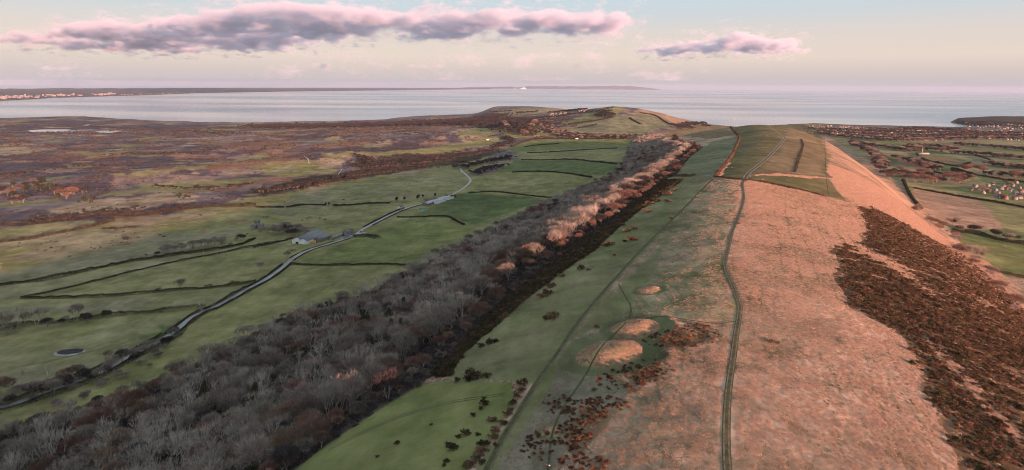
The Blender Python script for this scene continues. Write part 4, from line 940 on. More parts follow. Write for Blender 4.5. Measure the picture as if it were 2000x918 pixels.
scatter('heather_clumps', HEATHER, np.stack([hx_, hy_, ground_z(hx_, hy_) - .1], 1), g.uniform(0, 6.28, len(hx_)), g.uniform(.5, 1.5, len(hx_)) * np.clip(r_d / 2200, .7, 1.6), g.integers(0, 4, len(hx_)), 'dark heather and scrub clumps dotted over the open heath', 'heather')
print('woods', len(wxs), 'gorse', len(gx), len(sx), 'tufts', len(tx))

# ---- hedges
def hedge(px, label, w=1.6, h=1.7, mat=None, gaps=.0, seed=0, line=None):
    w, h = w * 1.5 + .6, h * 1.35
    g2 = np.random.default_rng(500 + seed); P, length = ground_line(px, 2.0) if line is None else (line, float(np.hypot(*np.diff(line, axis=0).T).sum()))
    if length < 2 or length > 6000: return None
    dist = np.median(np.hypot(P[:, 0], P[:, 1])); leaf = np.clip(dist / 1700, .42, 1.2)
    n = int(min(60000, length * np.clip(w * h * 3.4 / leaf ** 1.6, 8, 80)))
    u = g2.uniform(0, len(P) - 1.001, n); i = u.astype(int); fr = (u - i)[:, None]; B = P[i] * (1 - fr) + P[i + 1] * fr; T = P[i + 1] - P[i]; T /= np.hypot(T[:, 0], T[:, 1])[:, None] + 1e-9
    s_ = u * 2.0; hh = h * (1 + .55 * fbm(s_, s_ * 0 + seed * 9.1, 9, 3, seed) + .9 * np.maximum(fbm(s_, s_ * 0 + seed * 2.1, 40, 2, seed + 5), 0)); ww = w * (1 + .55 * fbm(s_, s_ * 0 + seed * 5.3, 14, 2, seed + 3))
    keepm = fbm(s_, s_ * 0 + seed * 3.7, 30, 2, seed + 8) > (-1 + gaps * 1.3)
    a = g2.uniform(0, np.pi, n); rad = np.sqrt(g2.uniform(.35, 1, n)); off = np.cos(a) * ww * .5 * rad; zz = np.abs(np.sin(a)) ** .7 * hh * rad
    xy = B + np.stack([-T[:, 1], T[:, 0]], 1) * off[:, None]
    Q = np.column_stack([xy, ground_z(xy[:, 0], xy[:, 1]) + np.maximum(zz - leaf * .4, 0)])[keepm]
    D = np.column_stack([-T[:, 1] * np.cos(a), T[:, 0] * np.cos(a), np.sin(a) + .3])[keepm] + g2.normal(0, .6, (keepm.sum(), 3))
    v, f = tri_cloud(Q, D, leaf * 1.2, leaf * .8, g2); o0 = Q.mean(0); G_ = Geo(); G_.add(v - o0, f)
    o = link('hedge', G_.mesh('hedge', [mat or m_hedge])); o.location = o0
    return tag(o, label, 'hedge')
HEDGES = [
 ([(-60, 567), (0, 558), (100, 545), (190, 525), (250, 512), (300, 505), (345, 498), (420, 488), (470, 478), (498, 466)], 'long bushy hedge below the rough olive field on the left', 3.2, 2.6, m_hedge_green, .15),
 ([(45, 581), (100, 570), (175, 552), (250, 533), (340, 512), (430, 495), (500, 480), (562, 469)], 'thin dark hedge along the top of the wedge shaped green field', 1.8, 1.5, m_hedge, .0),
 ([(40, 583), (90, 582.5), (180, 581), (250, 576), (300, 572), (350, 567), (410, 563), (470, 556), (500, 551)], 'dark hedge along the bottom of the wedge shaped green field', 2.2, 2.0, m_hedge_green, .05),
 ([(-60, 660), (0, 642), (50, 634), (120, 630), (180, 622), (260, 613), (330, 608), (400, 603)], 'overgrown hedge with bare trees in the lower left fields', 3.6, 2.8, m_hedge, .1),
 ([(-60, 482), (0, 473), (50, 468), (110, 456), (160, 447), (200, 437), (222, 431)], 'scrubby hedge between olive fields at the left edge', 5, 3, m_hedge, .1),
 ([(200, 447), (235, 446), (265, 443)], 'short hedge under the pale straw patch on the left', 3, 2, m_hedge, .1),
 ([(-60, 444), (0, 441), (60, 438), (120, 430), (200, 421), (290, 420), (350, 409), (420, 404), (500, 402)], 'broad scrubby hedge where the moor meets the left fields', 9, 4, m_hedge, .15),
 ([(567, 516), (620, 519), (680, 518), (720, 517), (760, 517), (805, 519)], 'straight brown hedge crossing the green fields right of the road', 2.2, 1.7, m_hedge, .05),
 ([(775, 425), (810, 424.5), (870, 423), (888, 430), (907, 440)], 'hooked hedge below the far farm', 2.4, 1.7, m_hedge, .05),
 ([(500, 405), (560, 405), (600, 400), (660, 402), (720, 398), (762, 397)], 'hedge behind the clump of bare trees by the near farm', 3.2, 2.2, m_hedge, .25),
 ([(495, 484), (540, 474), (572, 466)], 'short hedge running up to the near farm sheds', 2.2, 1.7, m_hedge, 0),
 ([(690, 464), (705, 462), (722, 462), (738, 466)], 'brown thicket beside the road junction', 9, 3.5, m_hedge, 0),
 ([(1000, 337), (1050, 335), (1100, 338), (1156, 347)], 'curved hedge below the second green field by the wood', 3, 2.2, m_hedge, 0),
 ([(1018, 312.5), (1060, 313), (1120, 312), (1160, 316), (1222, 322)], 'hedge between the dark and light green fields beside the wood', 3, 2.2, m_hedge, 0),
 ([(1030, 299), (1080, 297), (1140, 293), (1205, 290)], 'hedge across the upper green field beside the wood', 3, 2.2, m_hedge, .1),
 ([(1025, 287), (1055, 283), (1092, 281)], 'short broken hedge in the topmost green field', 3, 2.2, m_hedge, .2),
 ([(1398, 346), (1405, 335), (1420, 318), (1432, 300), (1444, 272), (1443, 266)], 'rusty gorse hedge climbing between the pale green and dark ridge fields', 3.0, 1.5, m_hedge_rust, .1),
 ([(1300, 346), (1330, 344), (1355, 344)], 'rusty scrub line at the lower end of the pale green field', 5, 2.0, m_hedge_rust, .2),
 ([(1400, 346), (1450, 351), (1500, 357), (1560, 370), (1612, 384)], 'low rusty hedge between the salmon grass and dark ridge fields', 2.5, 1.0, m_hedge_rust, .15),
 ([(1443, 265), (1430, 252), (1422, 240), (1408, 234)], 'dark hedge over the top of the ridge beside the mast', 4, 2.2, m_hedge, 0),
 ([(915, 377), (960, 375), (1000, 378), (1050, 384), (1092, 388)], 'dark hedge between the two green fields above the far farm', 2.6, 1.8, m_hedge, 0),
 ([(1565, 272), (1568, 285), (1560, 310), (1552, 336)], 'scrubby bank running down the brown ridge field', 1.8, .8, m_hedge, .35),
 ([(1790, 300), (1800, 310), (1830, 318), (1872, 326)], 'hedge beside the pale works building in the valley', 4, 3, m_hedge, .05),
 ([(1860, 333), (1900, 341), (1960, 351), (2030, 360)], 'hedge below the dark green valley strip on the right', 4, 3, m_hedge_rust, .05),
 ([(1905, 304), (1930, 311), (1965, 324), (2030, 333)], 'diagonal hedge between pale valley fields on the right', 5, 3, m_hedge, .05),
 ([(1784, 367.5), (1868, 383), (1905, 389), (1960, 398), (2030, 411)], 'russet hedge above the salmon valley field', 4, 2.6, m_hedge_rust, .1),
 ([(1764, 352), (1772, 370), (1782, 388), (1798, 407)], 'dark green hedge at the foot of the sunlit slope beside the salmon field', 4, 3.2, m_hedge_green, .0),
 ([(1860, 331), (1880, 337), (1900, 341)], 'dark hedge left of the glowing trees in the valley', 8, 5, m_hedge_green, 0),
 ([(1800, 314), (1830, 318), (1868, 324), (1895, 318)], 'hedge along the upper edge of the dark green valley field', 4, 3, m_hedge_green, .1),
 ([(1825, 336), (1850, 342), (1862, 345)], 'hedge along the lower edge of the dark green valley field', 4, 3, m_hedge_green, .1),
 ([(1862, 452), (1910, 458), (1950, 469), (2030, 482)], 'dense hedge between two bright green valley fields', 6, 4, m_hedge, .0),
 ([(1925, 524), (1960, 534), (2030, 548)], 'russet hedge at the foot of the green valley field on the right', 5, 3, m_hedge_rust, .0),
 ([(1230, 231), (1240, 237), (1252, 243)], 'dark hedge on the flank of the far hill', 8, 4, m_hedge, 0),
 ([(1250, 221), (1280, 226), (1302, 240), (1318, 246)], 'long hedge down the flank of the far hill', 8, 4, m_hedge, 0),
 ([(1130, 250), (1155, 246), (1165, 243)], 'short hedge low on the far hill', 8, 4, m_hedge, .1),
 ([(1110, 243), (1150, 238), (1195, 230)], 'hedge below the village on the far hill', 8, 4, m_hedge, .1),
 ([(1000, 287), (1020, 278), (1045, 272), (1060, 271), (1130, 271), (1230, 271)], 'hedge at the far end of the green fields', 5, 3.5, m_hedge, 0),
]
for i, (px, lab, w, h, mt, gp) in enumerate(HEDGES): hedge(px, lab, w, h, mt, gp, i)

# ---- trees outside the wood
OUT = []      # kind, u, v, scale, where
def clump(kinds, pts, n, ru, rv, smin, smax, where):
    for (u, v) in pts:
        for k in range(n):
            a, r = g.uniform(0, 6.28), math.sqrt(g.uniform(0, 1)); OUT.append((kinds[int(g.integers(0, len(kinds)))], u + ru * r * math.cos(a), v + rv * r * math.sin(a), g.uniform(smin, smax), where))
clump(['grey', 'dark', 'grey'], [(535, 460), (560, 457), (588, 460)], 9, 20, 6, .95, 1.25, 'in the clump behind the near farm')
clump(['grey', 'scrub'], [(600, 432), (630, 430), (515, 425)], 2, 10, 2, .5, .7, 'beside the near farm')
clump(['grey'], [(325, 496), (350, 492), (378, 486), (402, 482), (430, 479)], 5, 14, 4, .8, 1.1, 'along the bushy left hedge')
clump(['grey', 'pale'], [(345, 565)], 2, 10, 1, .8, .95, 'on the wedge shaped field hedge')
clump(['thorn'], [(310, 570), (400, 563), (460, 556)], 2, 12, 1, .6, .8, 'on the wedge shaped field hedge')
clump(['grey', 'pale'], [(10, 645), (40, 638), (75, 634), (150, 628)], 2, 10, 2, 1.1, 1.4, 'in the overgrown lower left hedge')
clump(['evergreen', 'thorn'], [(165, 624), (210, 619), (240, 615), (315, 610)], 2, 10, 2, .6, .8, 'in the overgrown lower left hedge')
clump(['grey', 'pale'], [(410, 604), (392, 606), (330, 660), (222, 716), (215, 706), (240, 700)], 1, 5, 2, .6, .8, 'leaning over the road hedge')
clump(['scrub', 'rust'], [(20, 770), (60, 765), (100, 752), (135, 745)], 3, 18, 6, .8, 1.2, 'in the thicket above the road')
clump(['pale', 'grey'], [(40, 745), (95, 735)], 1, 6, 2, .6, .7, 'in the thicket above the road')
clump(['scrub'], [(240, 735), (280, 715), (310, 695), (200, 755), (160, 775), (110, 790)], 3, 16, 6, .6, .9, 'between road and woodland foot')
clump(['dark', 'scrub', 'grey'], [(15, 790), (55, 780), (95, 770), (140, 762), (175, 748), (215, 728), (255, 706), (295, 688), (320, 676), (345, 662)], 4, 18, 5, .6, .95, 'in the scrub along the lower road')
clump(['dark', 'grey'], [(5, 655), (30, 650), (100, 640), (175, 630), (120, 634)], 2, 12, 2, .6, .9, 'in the overgrown lower left hedge')
clump(['dark', 'scrub'], [(250, 472), (300, 500), (365, 492), (440, 478), (470, 470), (130, 428), (190, 440)], 3, 16, 3, .6, .9, 'along the bushy left hedge')
clump(['grey'], [(570, 500), (563, 508), (505, 528)], 1, 3, 1, .7, .9, 'at the bend below the near farm')
clump(['evergreen'], [(770, 392), (785, 390), (812, 388), (825, 386), (850, 384), (878, 388), (884, 385)], 2, 8, 2, .6, .9, 'sheltering the far farm')
clump(['evergreen'], [(638, 402), (655, 401), (152, 398), (165, 394), (182, 391), (355, 388), (372, 386)], 2, 6, 2, .5, .7, 'out on the open moor')
clump(['evergreen', 'dark', 'evergreen', 'rust'], [(8, 378), (40, 370), (70, 366), (30, 392), (100, 374), (125, 384), (150, 376), (-15, 372)], 7, 22, 8, 1.1, 1.6, 'on the glowing heath knoll')
clump(['evergreen', 'fir'], [(155, 397), (172, 394), (520, 292), (545, 289), (565, 286), (360, 388)], 2, 12, 3, .9, 1.2, 'in the dark clumps on the heath')
clump(['rust', 'grey'], [(1026, 262), (1034, 252), (1046, 244), (988, 246)], 4, 6, 5, 1.5, 2.2, 'on the round knoll below the far hill')
clump(['rust', 'dark'], [(1716, 332), (1728, 340), (1742, 346), (1752, 340)], 4, 8, 6, 1.3, 1.8, 'at the foot of the sunlit slope')
clump(['rust', 'grey', 'scrub'], [(1800, 412), (1820, 434), (1842, 452), (1862, 472), (1882, 494), (1906, 516), (1932, 540), (1958, 566), (1990, 602)], 5, 11, 9, .75, 1.15, 'along the foot of the gorse slope')
clump(['grey'], [(1905, 512)], 2, 4, 2, 1.5, 1.7, 'above the belt at the gorse slope foot')
clump(['rust', 'rust', 'dark'], [(1768, 346), (1785, 352), (1800, 346), (1815, 356), (1835, 360), (1852, 352), (1872, 358), (1890, 352)], 5, 13, 5, 1.5, 2.1, 'in the glowing grove before the village')
clump(['rust'], [(1885, 334), (1900, 335), (1918, 337), (1982, 346)], 4, 10, 3, 1.5, 2.0, 'above the dark green valley field')
clump(['rust', 'grey', 'evergreen'], [(1940, 384), (1960, 390), (1992, 388), (1970, 362), (1915, 374)], 3, 8, 3, .8, 1.2, 'among the village houses')
clump(['dark', 'grey'], [(1860, 440), (1885, 453), (1905, 456), (1940, 464), (1975, 472)], 3, 12, 2, .9, 1.2, 'in the hedge above the bright green field')
OUT_P = ground([o[1] for o in OUT], [o[2] for o in OUT])
def ordinal(n):
    w = ['first', 'second', 'third', 'fourth', 'fifth', 'sixth', 'seventh', 'eighth', 'ninth', 'tenth', 'eleventh', 'twelfth', 'thirteenth', 'fourteenth', 'fifteenth', 'sixteenth', 'seventeenth', 'eighteenth', 'nineteenth', 'twentieth', 'twenty-first', 'twenty-second', 'twenty-third', 'twenty-fourth', 'twenty-fifth', 'twenty-sixth', 'twenty-seventh', 'twenty-eighth', 'twenty-ninth', 'thirtieth', 'thirty-first', 'thirty-second']
    return w[min(n, 31)]
_seen_n = {}
for i in sorted(range(len(OUT)), key=lambda i_: OUT[i_][1]):
    k, u, v, s, where = OUT[i]; key = (TREE_WORDS[k][1], where); n_ = _seen_n.get(key, 0); _seen_n[key] = n_ + 1
    o_t = tree_thing(k, i, OUT_P[i] - np.array([0, 0, .1]), float(i * 2.399), s, where, 'trees outside the woodland')
    o_t['label'] = '%s, %s from the left %s' % (TREE_WORDS[k][1], ordinal(n_), where)
print('outside trees', len(OUT))
# woods and tree belts far off, where single trees no longer show
def belt(name, lines, spacing, kinds, s0, s1, width, label, cat='trees'):
    P = []
    for px in lines:
        c = catmull(px); gd = ground(c[:, 0], c[:, 1])[:, :2]; s = np.concatenate([[0], np.cumsum(np.hypot(*np.diff(gd, axis=0).T))])
        if s[-1] > 9000: continue
        nn = int(s[-1] / spacing * max(1, width / spacing)); q_ = g.uniform(0, s[-1], nn)
        P.append(np.stack([np.interp(q_, s, gd[:, 0]), np.interp(q_, s, gd[:, 1])], 1) + g.normal(0, width * .4, (nn, 2)))
    P = np.vstack(P); z = ground_z(P[:, 0], P[:, 1]); m = z > 1.0; P, z = P[m], z[m]
    pick = [flat_index(kinds[int(g.integers(0, len(kinds)))], int(g.integers(0, 9))) for _ in range(len(P))]
    return scatter(name, TREE_JOIN, np.column_stack([P, z]), g.uniform(0, 6.28, len(P)), g.uniform(s0, s1, len(P)), pick, label, cat)
belt('shore_woods', [[(500, 249), (600, 249), (680, 247), (740, 244), (800, 241), (880, 237), (940, 233), (962, 226)], [(640, 246), (740, 246), (860, 242), (950, 238), (1010, 238), (1060, 246)], [(900, 244), (960, 242), (1000, 246), (1040, 262)], [(500, 249), (740, 244), (880, 239), (960, 236)]], 12, ['dark', 'evergreen', 'dark', 'dark'], .9, 1.5, 150, 'dark wooded belt along the near shore of the bay')
belt('vale_woods', [[(1062, 246), (1075, 252), (1090, 258), (1120, 264), (1180, 267), (1236, 268)], [(1065, 250), (1110, 268), (1170, 269), (1230, 270)]], 9, ['dark', 'grey', 'dark'], .8, 1.3, 50, 'bare wood in the hollow below the far hill')
belt('hill_scrub', [[(1330, 252), (1345, 249), (1350, 251)], [(1375, 247), (1382, 247)], [(1150, 219), (1175, 219), (1195, 226), (1165, 228)], [(1175, 216), (1190, 214)], [(1310, 246), (1330, 248), (1350, 244), (1380, 241)], [(1060, 232), (1100, 228), (1140, 222), (1155, 219)], [(1072, 222), (1110, 218), (1145, 215)], [(1005, 223), (1050, 219)], [(960, 220), (1000, 218)]], 10, ['dark', 'evergreen', 'scrub'], .9, 1.5, 34, 'dark scrub patches on the far hill')
belt('heath_trees', [[(700, 322), (760, 318), (830, 312), (900, 306), (950, 296)], [(640, 352), (720, 340), (780, 335), (840, 328)], [(570, 368), (640, 358), (700, 350)], [(900, 330), (930, 322), (970, 314), (1000, 308)], [(930, 340), (960, 330), (985, 325)], [(960, 290), (985, 284), (1000, 275), (985, 268)], [(500, 376), (560, 368), (620, 356)], [(700, 328), (780, 322), (860, 314)], [(690, 306), (720, 312), (700, 318)]], 7, ['dark', 'dark', 'evergreen', 'dark', 'dark'], .5, .95, 26, 'dark scrub and low trees across the heath')
belt('moor_scrub', [[(60, 430), (140, 424), (230, 412), (300, 408)], [(0, 345), (120, 330), (220, 325)], [(0, 250), (120, 246), (240, 252), (340, 256), (460, 258)], [(0, 260), (100, 262), (180, 262), (320, 262)], [(210, 305), (260, 303), (400, 300)], [(300, 366), (400, 370), (500, 362)], [(380, 258), (440, 262), (500, 260)], [(40, 437), (120, 428), (200, 419), (290, 418), (350, 407)]], 10, ['dark', 'evergreen', 'dark'], .35, .8, 26, 'low dark scrub dotted over the left moor')
belt('valley_woods', [[(1660, 279), (1674, 281), (1714, 287), (1747, 292), (1771, 296), (1787, 298)], [(1776, 289), (1800, 286), (1850, 290), (1863, 294)], [(1780, 292), (1830, 295), (1860, 293)], [(1600, 262), (1680, 272), (1760, 276), (1860, 272), (1960, 272), (2040, 276)], [(1870, 284), (1930, 288), (2040, 298)], [(1750, 310), (1785, 318), (1822, 332)], [(1850, 300), (1900, 302), (1960, 308), (2040, 316)], [(1930, 343), (1970, 345), (2040, 350)], [(1665, 283), (1700, 296), (1716, 312), (1720, 325)], [(1930, 322), (1970, 328), (2040, 334)]], 8, ['dark', 'rust', 'evergreen', 'dark', 'grey'], .9, 1.5, 26, 'tree belts between the far valley fields')
belt('town_trees', [[(1590, 252), (1680, 256), (1760, 259), (1840, 260), (1920, 260), (2040, 262)], [(1600, 258), (1700, 263), (1800, 266), (1900, 264), (2040, 266)], [(1640, 265), (1740, 270), (1840, 271), (1920, 268), (2040, 270)], [(1700, 253), (1780, 255), (1830, 252), (1900, 257)], [(1780, 253), (1800, 251), (1830, 253)]], 11, ['dark', 'dark', 'evergreen', 'rust'], .6, 1.1, 90, 'dark trees between the houses of the seaside town')
belt('headland_trees', [[(1870, 241), (1900, 244), (1950, 246), (2010, 250)], [(1900, 238), (1960, 240), (2010, 244)]], 11, ['dark', 'evergreen'], .6, 1.0, 60, 'dark trees on the headland by the seaside town')
# ------------------------------------------------------------------ road, tracks and footpaths
def ribbon(name, px, width, mat, lift=.10, step=3.0, label=None, cross=5, kind='structure', P=None):
    if P is None: P, _ = ground_line(px, step)
    T = np.gradient(P, axis=0); T /= np.hypot(T[:, 0], T[:, 1])[:, None]; Nn = np.stack([-T[:, 1], T[:, 0]], 1)
    rows = []
    for c in np.linspace(-.5, .5, cross):
        q = P + Nn * (c * width); d = np.hypot(q[:, 0], q[:, 1]); rows.append(np.column_stack([q, ground_z(q[:, 0], q[:, 1]) + lift + d * 1.2e-4 + .05 * (1 - (2 * c) ** 2)]))
    V_ = np.vstack(rows); n = len(P); a = np.arange(n - 1)
    q = np.vstack([np.stack([a + i * n, a + 1 + i * n, a + 1 + (i + 1) * n, a + (i + 1) * n], -1) for i in range(cross - 1)])
    o = link(name, mesh_np(name, V_, q, smooth=True), mat)
    nrm = o.data.polygons[0].normal
    if nrm.z < 0: o.data.flip_normals()
    return tag(o, label, kind=kind), P
m_tar = mat_plain('worn_asphalt', (0.125, 0.128, 0.138), var=.25, scale=.06, rough=.32, spec=.45)
m_track = mat_plain('trodden_turf', (0.070, 0.070, 0.030), var=.3, scale=.35, col2=(0.105, 0.088, 0.045))
m_rut = mat_plain('bare_wheel_rut', (0.14, 0.115, 0.075), var=.3, scale=.5)
m_trod = mat_plain('narrow_trodden_path', (0.065, 0.068, 0.030), var=.3, scale=.5)
m_chalkpath = mat_plain('pale_chalk_path', (0.40, 0.36, 0.30), var=.2, scale=.3)
ROAD_PX = [(-160, 830), (0, 797), (60, 777), (120, 757), (180, 735), (240, 703), (290, 678), (330, 655), (380, 617), (420, 600), (470, 572), (520, 545), (552, 522), (572, 505), (602, 489), (650, 474), (690, 461), (712, 446), (760, 421), (800, 405), (860, 389), (893, 375), (912, 362), (919, 352), (912, 343), (902, 334), (899, 326)]
_, ROAD = ribbon('road', ROAD_PX, 6.4, m_tar, .12)
_, YARD = ribbon('farm_lane', [(664, 466), (690, 460), (715, 455)], 11, m_tar, .09)
def offset(P, d):
    T = np.gradient(P, axis=0); T /= np.hypot(T[:, 0], T[:, 1])[:, None]; return P + np.stack([-T[:, 1], T[:, 0]], 1) * d
_u, _v = project(np.column_stack([ROAD, ground_z(ROAD[:, 0], ROAD[:, 1])]))
def road_hedge(u0, u1, side, lab, w, h, mt, gp, seed):
    m = (_u > u0) & (_u < u1); q = offset(ROAD, side)[m]
    return hedge(None, lab, w, h, mt, gp, seed, line=q[::1] if len(q) > 3 else None)
for k, (a_, b_, sd, lab, w, h, gp) in enumerate([(-100, 330, 1, 'overgrown hedge on the upper side of the road at the lower left', 3.0, 1.8, .25), (330, 560, 1, 'trimmed hedge on the upper side of the road below the near farm', 1.6, 1.4, .0), (572, 660, 1, 'low hedge between the near farm and the road', 1.0, .7, .25), (715, 795, 1, 'hedge on the upper side of the road between the farms', 1.6, 1.2, .05),
        (-100, 345, -1, 'wide scrubby hedge between the road and the woodland foot', 5.0, 1.7, .0), (345, 560, -1, 'hedge on the wood side of the road at the bend', 2.0, 1.3, .0), (565, 690, -1, 'low hedge across the road from the near farm', 1.2, .7, .1), (720, 880, -1, 'low hedge on the wood side of the road between the farms', 1.3, .8, .1)]):
    road_hedge(a_, b_, sd * (4.2 + (w * 1.5 + .6) * .5), lab, w, h, m_hedge_green if k % 2 == 0 else m_hedge, gp, 80 + k)
TRACK = TRACK_PX
ribbon('track', TRACK, 2.7, m_track, .10, 2.0)
for sd in (-.78, .78): ribbon('wheel_rut_path', TRACK, .55, m_rut, .15, 2.0, cross=2, P=offset(ground_line(TRACK, 2.0)[0], sd))
m_stone = mat_plain('stony_track', (0.21, 0.185, 0.14), var=.3, scale=.3)
UP = [(1455, 349), (1462, 338), (1480, 324), (1500, 307), (1516, 291), (1529, 275), (1534, 267)]
ribbon('track', UP, 1.6, m_stone, .12, P=offset(ground_line(UP, 3.0)[0], 2.2)); ribbon('track', UP, 1.6, m_stone, .12, P=offset(ground_line(UP, 3.0)[0], -2.2)); ribbon('track', UP, 2.6, m_track, .10)
ribbon('track', [(1534, 267), (1526, 264), (1512, 254), (1500, 246), (1488, 240)], 3.0, m_stone, .12)
LP = LEFT_PX
ribbon('footpath', LP, 1.7, m_trod, .08, 2.0)
ribbon('footpath', LP, .5, m_rut, .15, 2.0, P=offset(ground_line(LP, 2.0)[0], -1.3), cross=2)
ribbon('footpath', FOOT_PX, .75, m_trod, .10, 1.5, cross=3)
ribbon('footpath', [(1236, 630), (1290, 618), (1350, 626), (1400, 632), (1436, 628)], .6, m_trod, .10, 1.5, cross=3)
ribbon('footpath', [(1460, 341), (1520, 339), (1600, 345), (1660, 347), (1705, 344)], 1.2, m_rut, .14, 3, cross=3)
ribbon('footpath', [(1608, 255), (1612, 290), (1614, 330), (1618, 370), (1622, 382)], .8, m_rut, .14, 3, cross=3)
ribbon('footpath', [(594, 306), (601, 310), (604, 320)], 3, m_chalkpath, .3, 4, cross=3)
ribbon('footpath', [(668, 330), (664, 336), (656, 346)], 2, m_chalkpath, .3, 4, cross=3)
ribbon('footpath', [(300, 441), (350, 436), (420, 428), (470, 420)], 1.6, m_chalkpath, .2, 4, cross=3)
m_tram = mat_plain('faint_tractor_line', (0.085, 0.092, 0.038), var=.35, scale=.12, col2=(0.15, 0.135, 0.075))
for px in ([(505, 645), (560, 610), (640, 560), (672, 541)], [(590, 500), (660, 480), (740, 455), (830, 430)], [(690, 455), (740, 432), (790, 410)], [(880, 420), (900, 410), (935, 395), (985, 386)], [(120, 572), (260, 545), (420, 505), (520, 484)], [(20, 720), (120, 700), (260, 665), (340, 640)], [(640, 880), (740, 830), (860, 790), (985, 770)], [(1010, 330), (1080, 326), (1180, 334)], [(1890, 470), (1960, 490), (2020, 515)]):
    _pl, _ = ground_line(px, 4.0)
    for sd in (-1.0, 1.0): ribbon('tractor_line_path', px, .42, m_tram, .05, 4.0, cross=2, P=offset(_pl, sd))
# ponds on the heath
m_pond = mat_plain('still_water', (0.05, 0.06, 0.07), var=.1, scale=.01, rough=.08, spec=.5)
def pond(px, label):
    gp_ = gpoly(px); c = gp_.mean(0); z = float(np.median(ground_z(gp_[:, 0], gp_[:, 1]))) + 1.2
    gp_ = c + (gp_ - c) * (1 + .06 * fbm(gp_[:, 0], gp_[:, 1], 60, 2, 4))[:, None]
    V_ = np.column_stack([np.vstack([gp_, c]), np.full(len(gp_) + 1, z)]); n = len(gp_); a = np.arange(n)
    o = link('pond', mesh_np('pond', V_, np.stack([a, (a + 1) % n, np.full(n, n)], -1)), m_pond)
    if o.data.polygons[0].normal.z < 0: o.data.flip_normals()
    return tag(o, label, 'pond', kind='structure')
pond([(55, 256), (80, 254), (140, 252.5), (185, 253.5), (150, 257), (100, 258.5), (60, 258)], 'long pale pond on the heath')
pond([(185, 256), (220, 253), (245, 252), (238, 257), (215, 261), (195, 260)], 'eastern pale pond on the heath')
pond([(160, 245), (172, 243.5), (178, 244), (168, 246)], 'small pond near the shore')

def ground_patch(name, u, v, rx, ry, mat, lift, seed):
    (cx, cy, _z), = ground(u, v); a = np.linspace(0, 6.2832, 41)[:-1]; V_ = [(cx, cy)]; F3 = []
    for k, q in enumerate((.35, .7, 1.0)):
        rr = q * (1 + .16 * fbm(np.cos(a) * 3 + seed, np.sin(a) * 3, 1.2, 3, seed)); V_ += list(zip(cx + rx * rr * np.cos(a), cy + ry * rr * np.sin(a)))
    V_ = np.array(V_); n = 40; i = np.arange(n); j = (i + 1) % n
    q4 = np.vstack([np.stack([1 + k * n + i, 1 + (k + 1) * n + i, 1 + (k + 1) * n + j, 1 + k * n + j], -1) for k in range(2)])
    o = link(name, mesh_np(name, np.column_stack([V_, ground_z(V_[:, 0], V_[:, 1]) + lift]), [q4, np.stack([np.zeros(n, int), 1 + i, 1 + j], -1)]), mat)
    return tag(o, kind='structure')
m_burnt = mat_plain('dark_wet_ground', (0.030, 0.030, 0.032), var=.4, scale=.25); m_rim = mat_plain('pale_trampled_rim', (0.27, 0.26, 0.235), var=.35, scale=.3)
ground_patch('bare_ground_rim', 134, 689, 13.5, 7.8, m_rim, .22, 3); ground_patch('wet_hollow_ground', 137, 687, 11.5, 7.2, m_burnt, .32, 5)
# ------------------------------------------------------------------ buildings
m_stonewall = mat_plain('grey_stone_wall', (0.25, 0.225, 0.195), var=.25, scale=1.2)
m_white = mat_plain('white_render', (0.70, 0.68, 0.64), var=.08, scale=.5)
m_cream = mat_plain('cream_render', (0.32, 0.27, 0.22), var=.1, scale=.5, per_object=.15)
m_brick = mat_plain('red_brick', (0.26, 0.165, 0.125), var=.2, scale=1.5, per_object=.2)
m_slate = mat_plain('slate_roof', (0.11, 0.115, 0.13), var=.25, scale=.8, rough=.6, spec=.3, per_object=.25)
m_tile = mat_plain('red_tile_roof', (0.155, 0.105, 0.085), var=.25, scale=.8, per_object=.25)
m_sheet = mat_plain('grey_sheet_roof', (0.135, 0.14, 0.15), var=.2, scale=.3, rough=.5, spec=.35)
m_sheetw = mat_plain('white_sheet_wall', (0.74, 0.74, 0.73), var=.1, scale=.4, rough=.6)
m_glass = mat_plain('dark_window_glass', (0.03, 0.035, 0.045), var=.1, scale=1, rough=.12, spec=.5)
m_wood = mat_plain('weathered_boards', (0.20, 0.16, 0.12), var=.3, scale=1)
m_straw = mat_plain('straw_bales', (0.62, 0.43, 0.20), var=.2, scale=1.5)
m_teal = mat_plain('teal_tarpaulin', (0.06, 0.20, 0.22), var=.2, scale=.6)
m_near_black = mat_plain('dark_opening', (0.02, 0.02, 0.02), var=.1, scale=1)

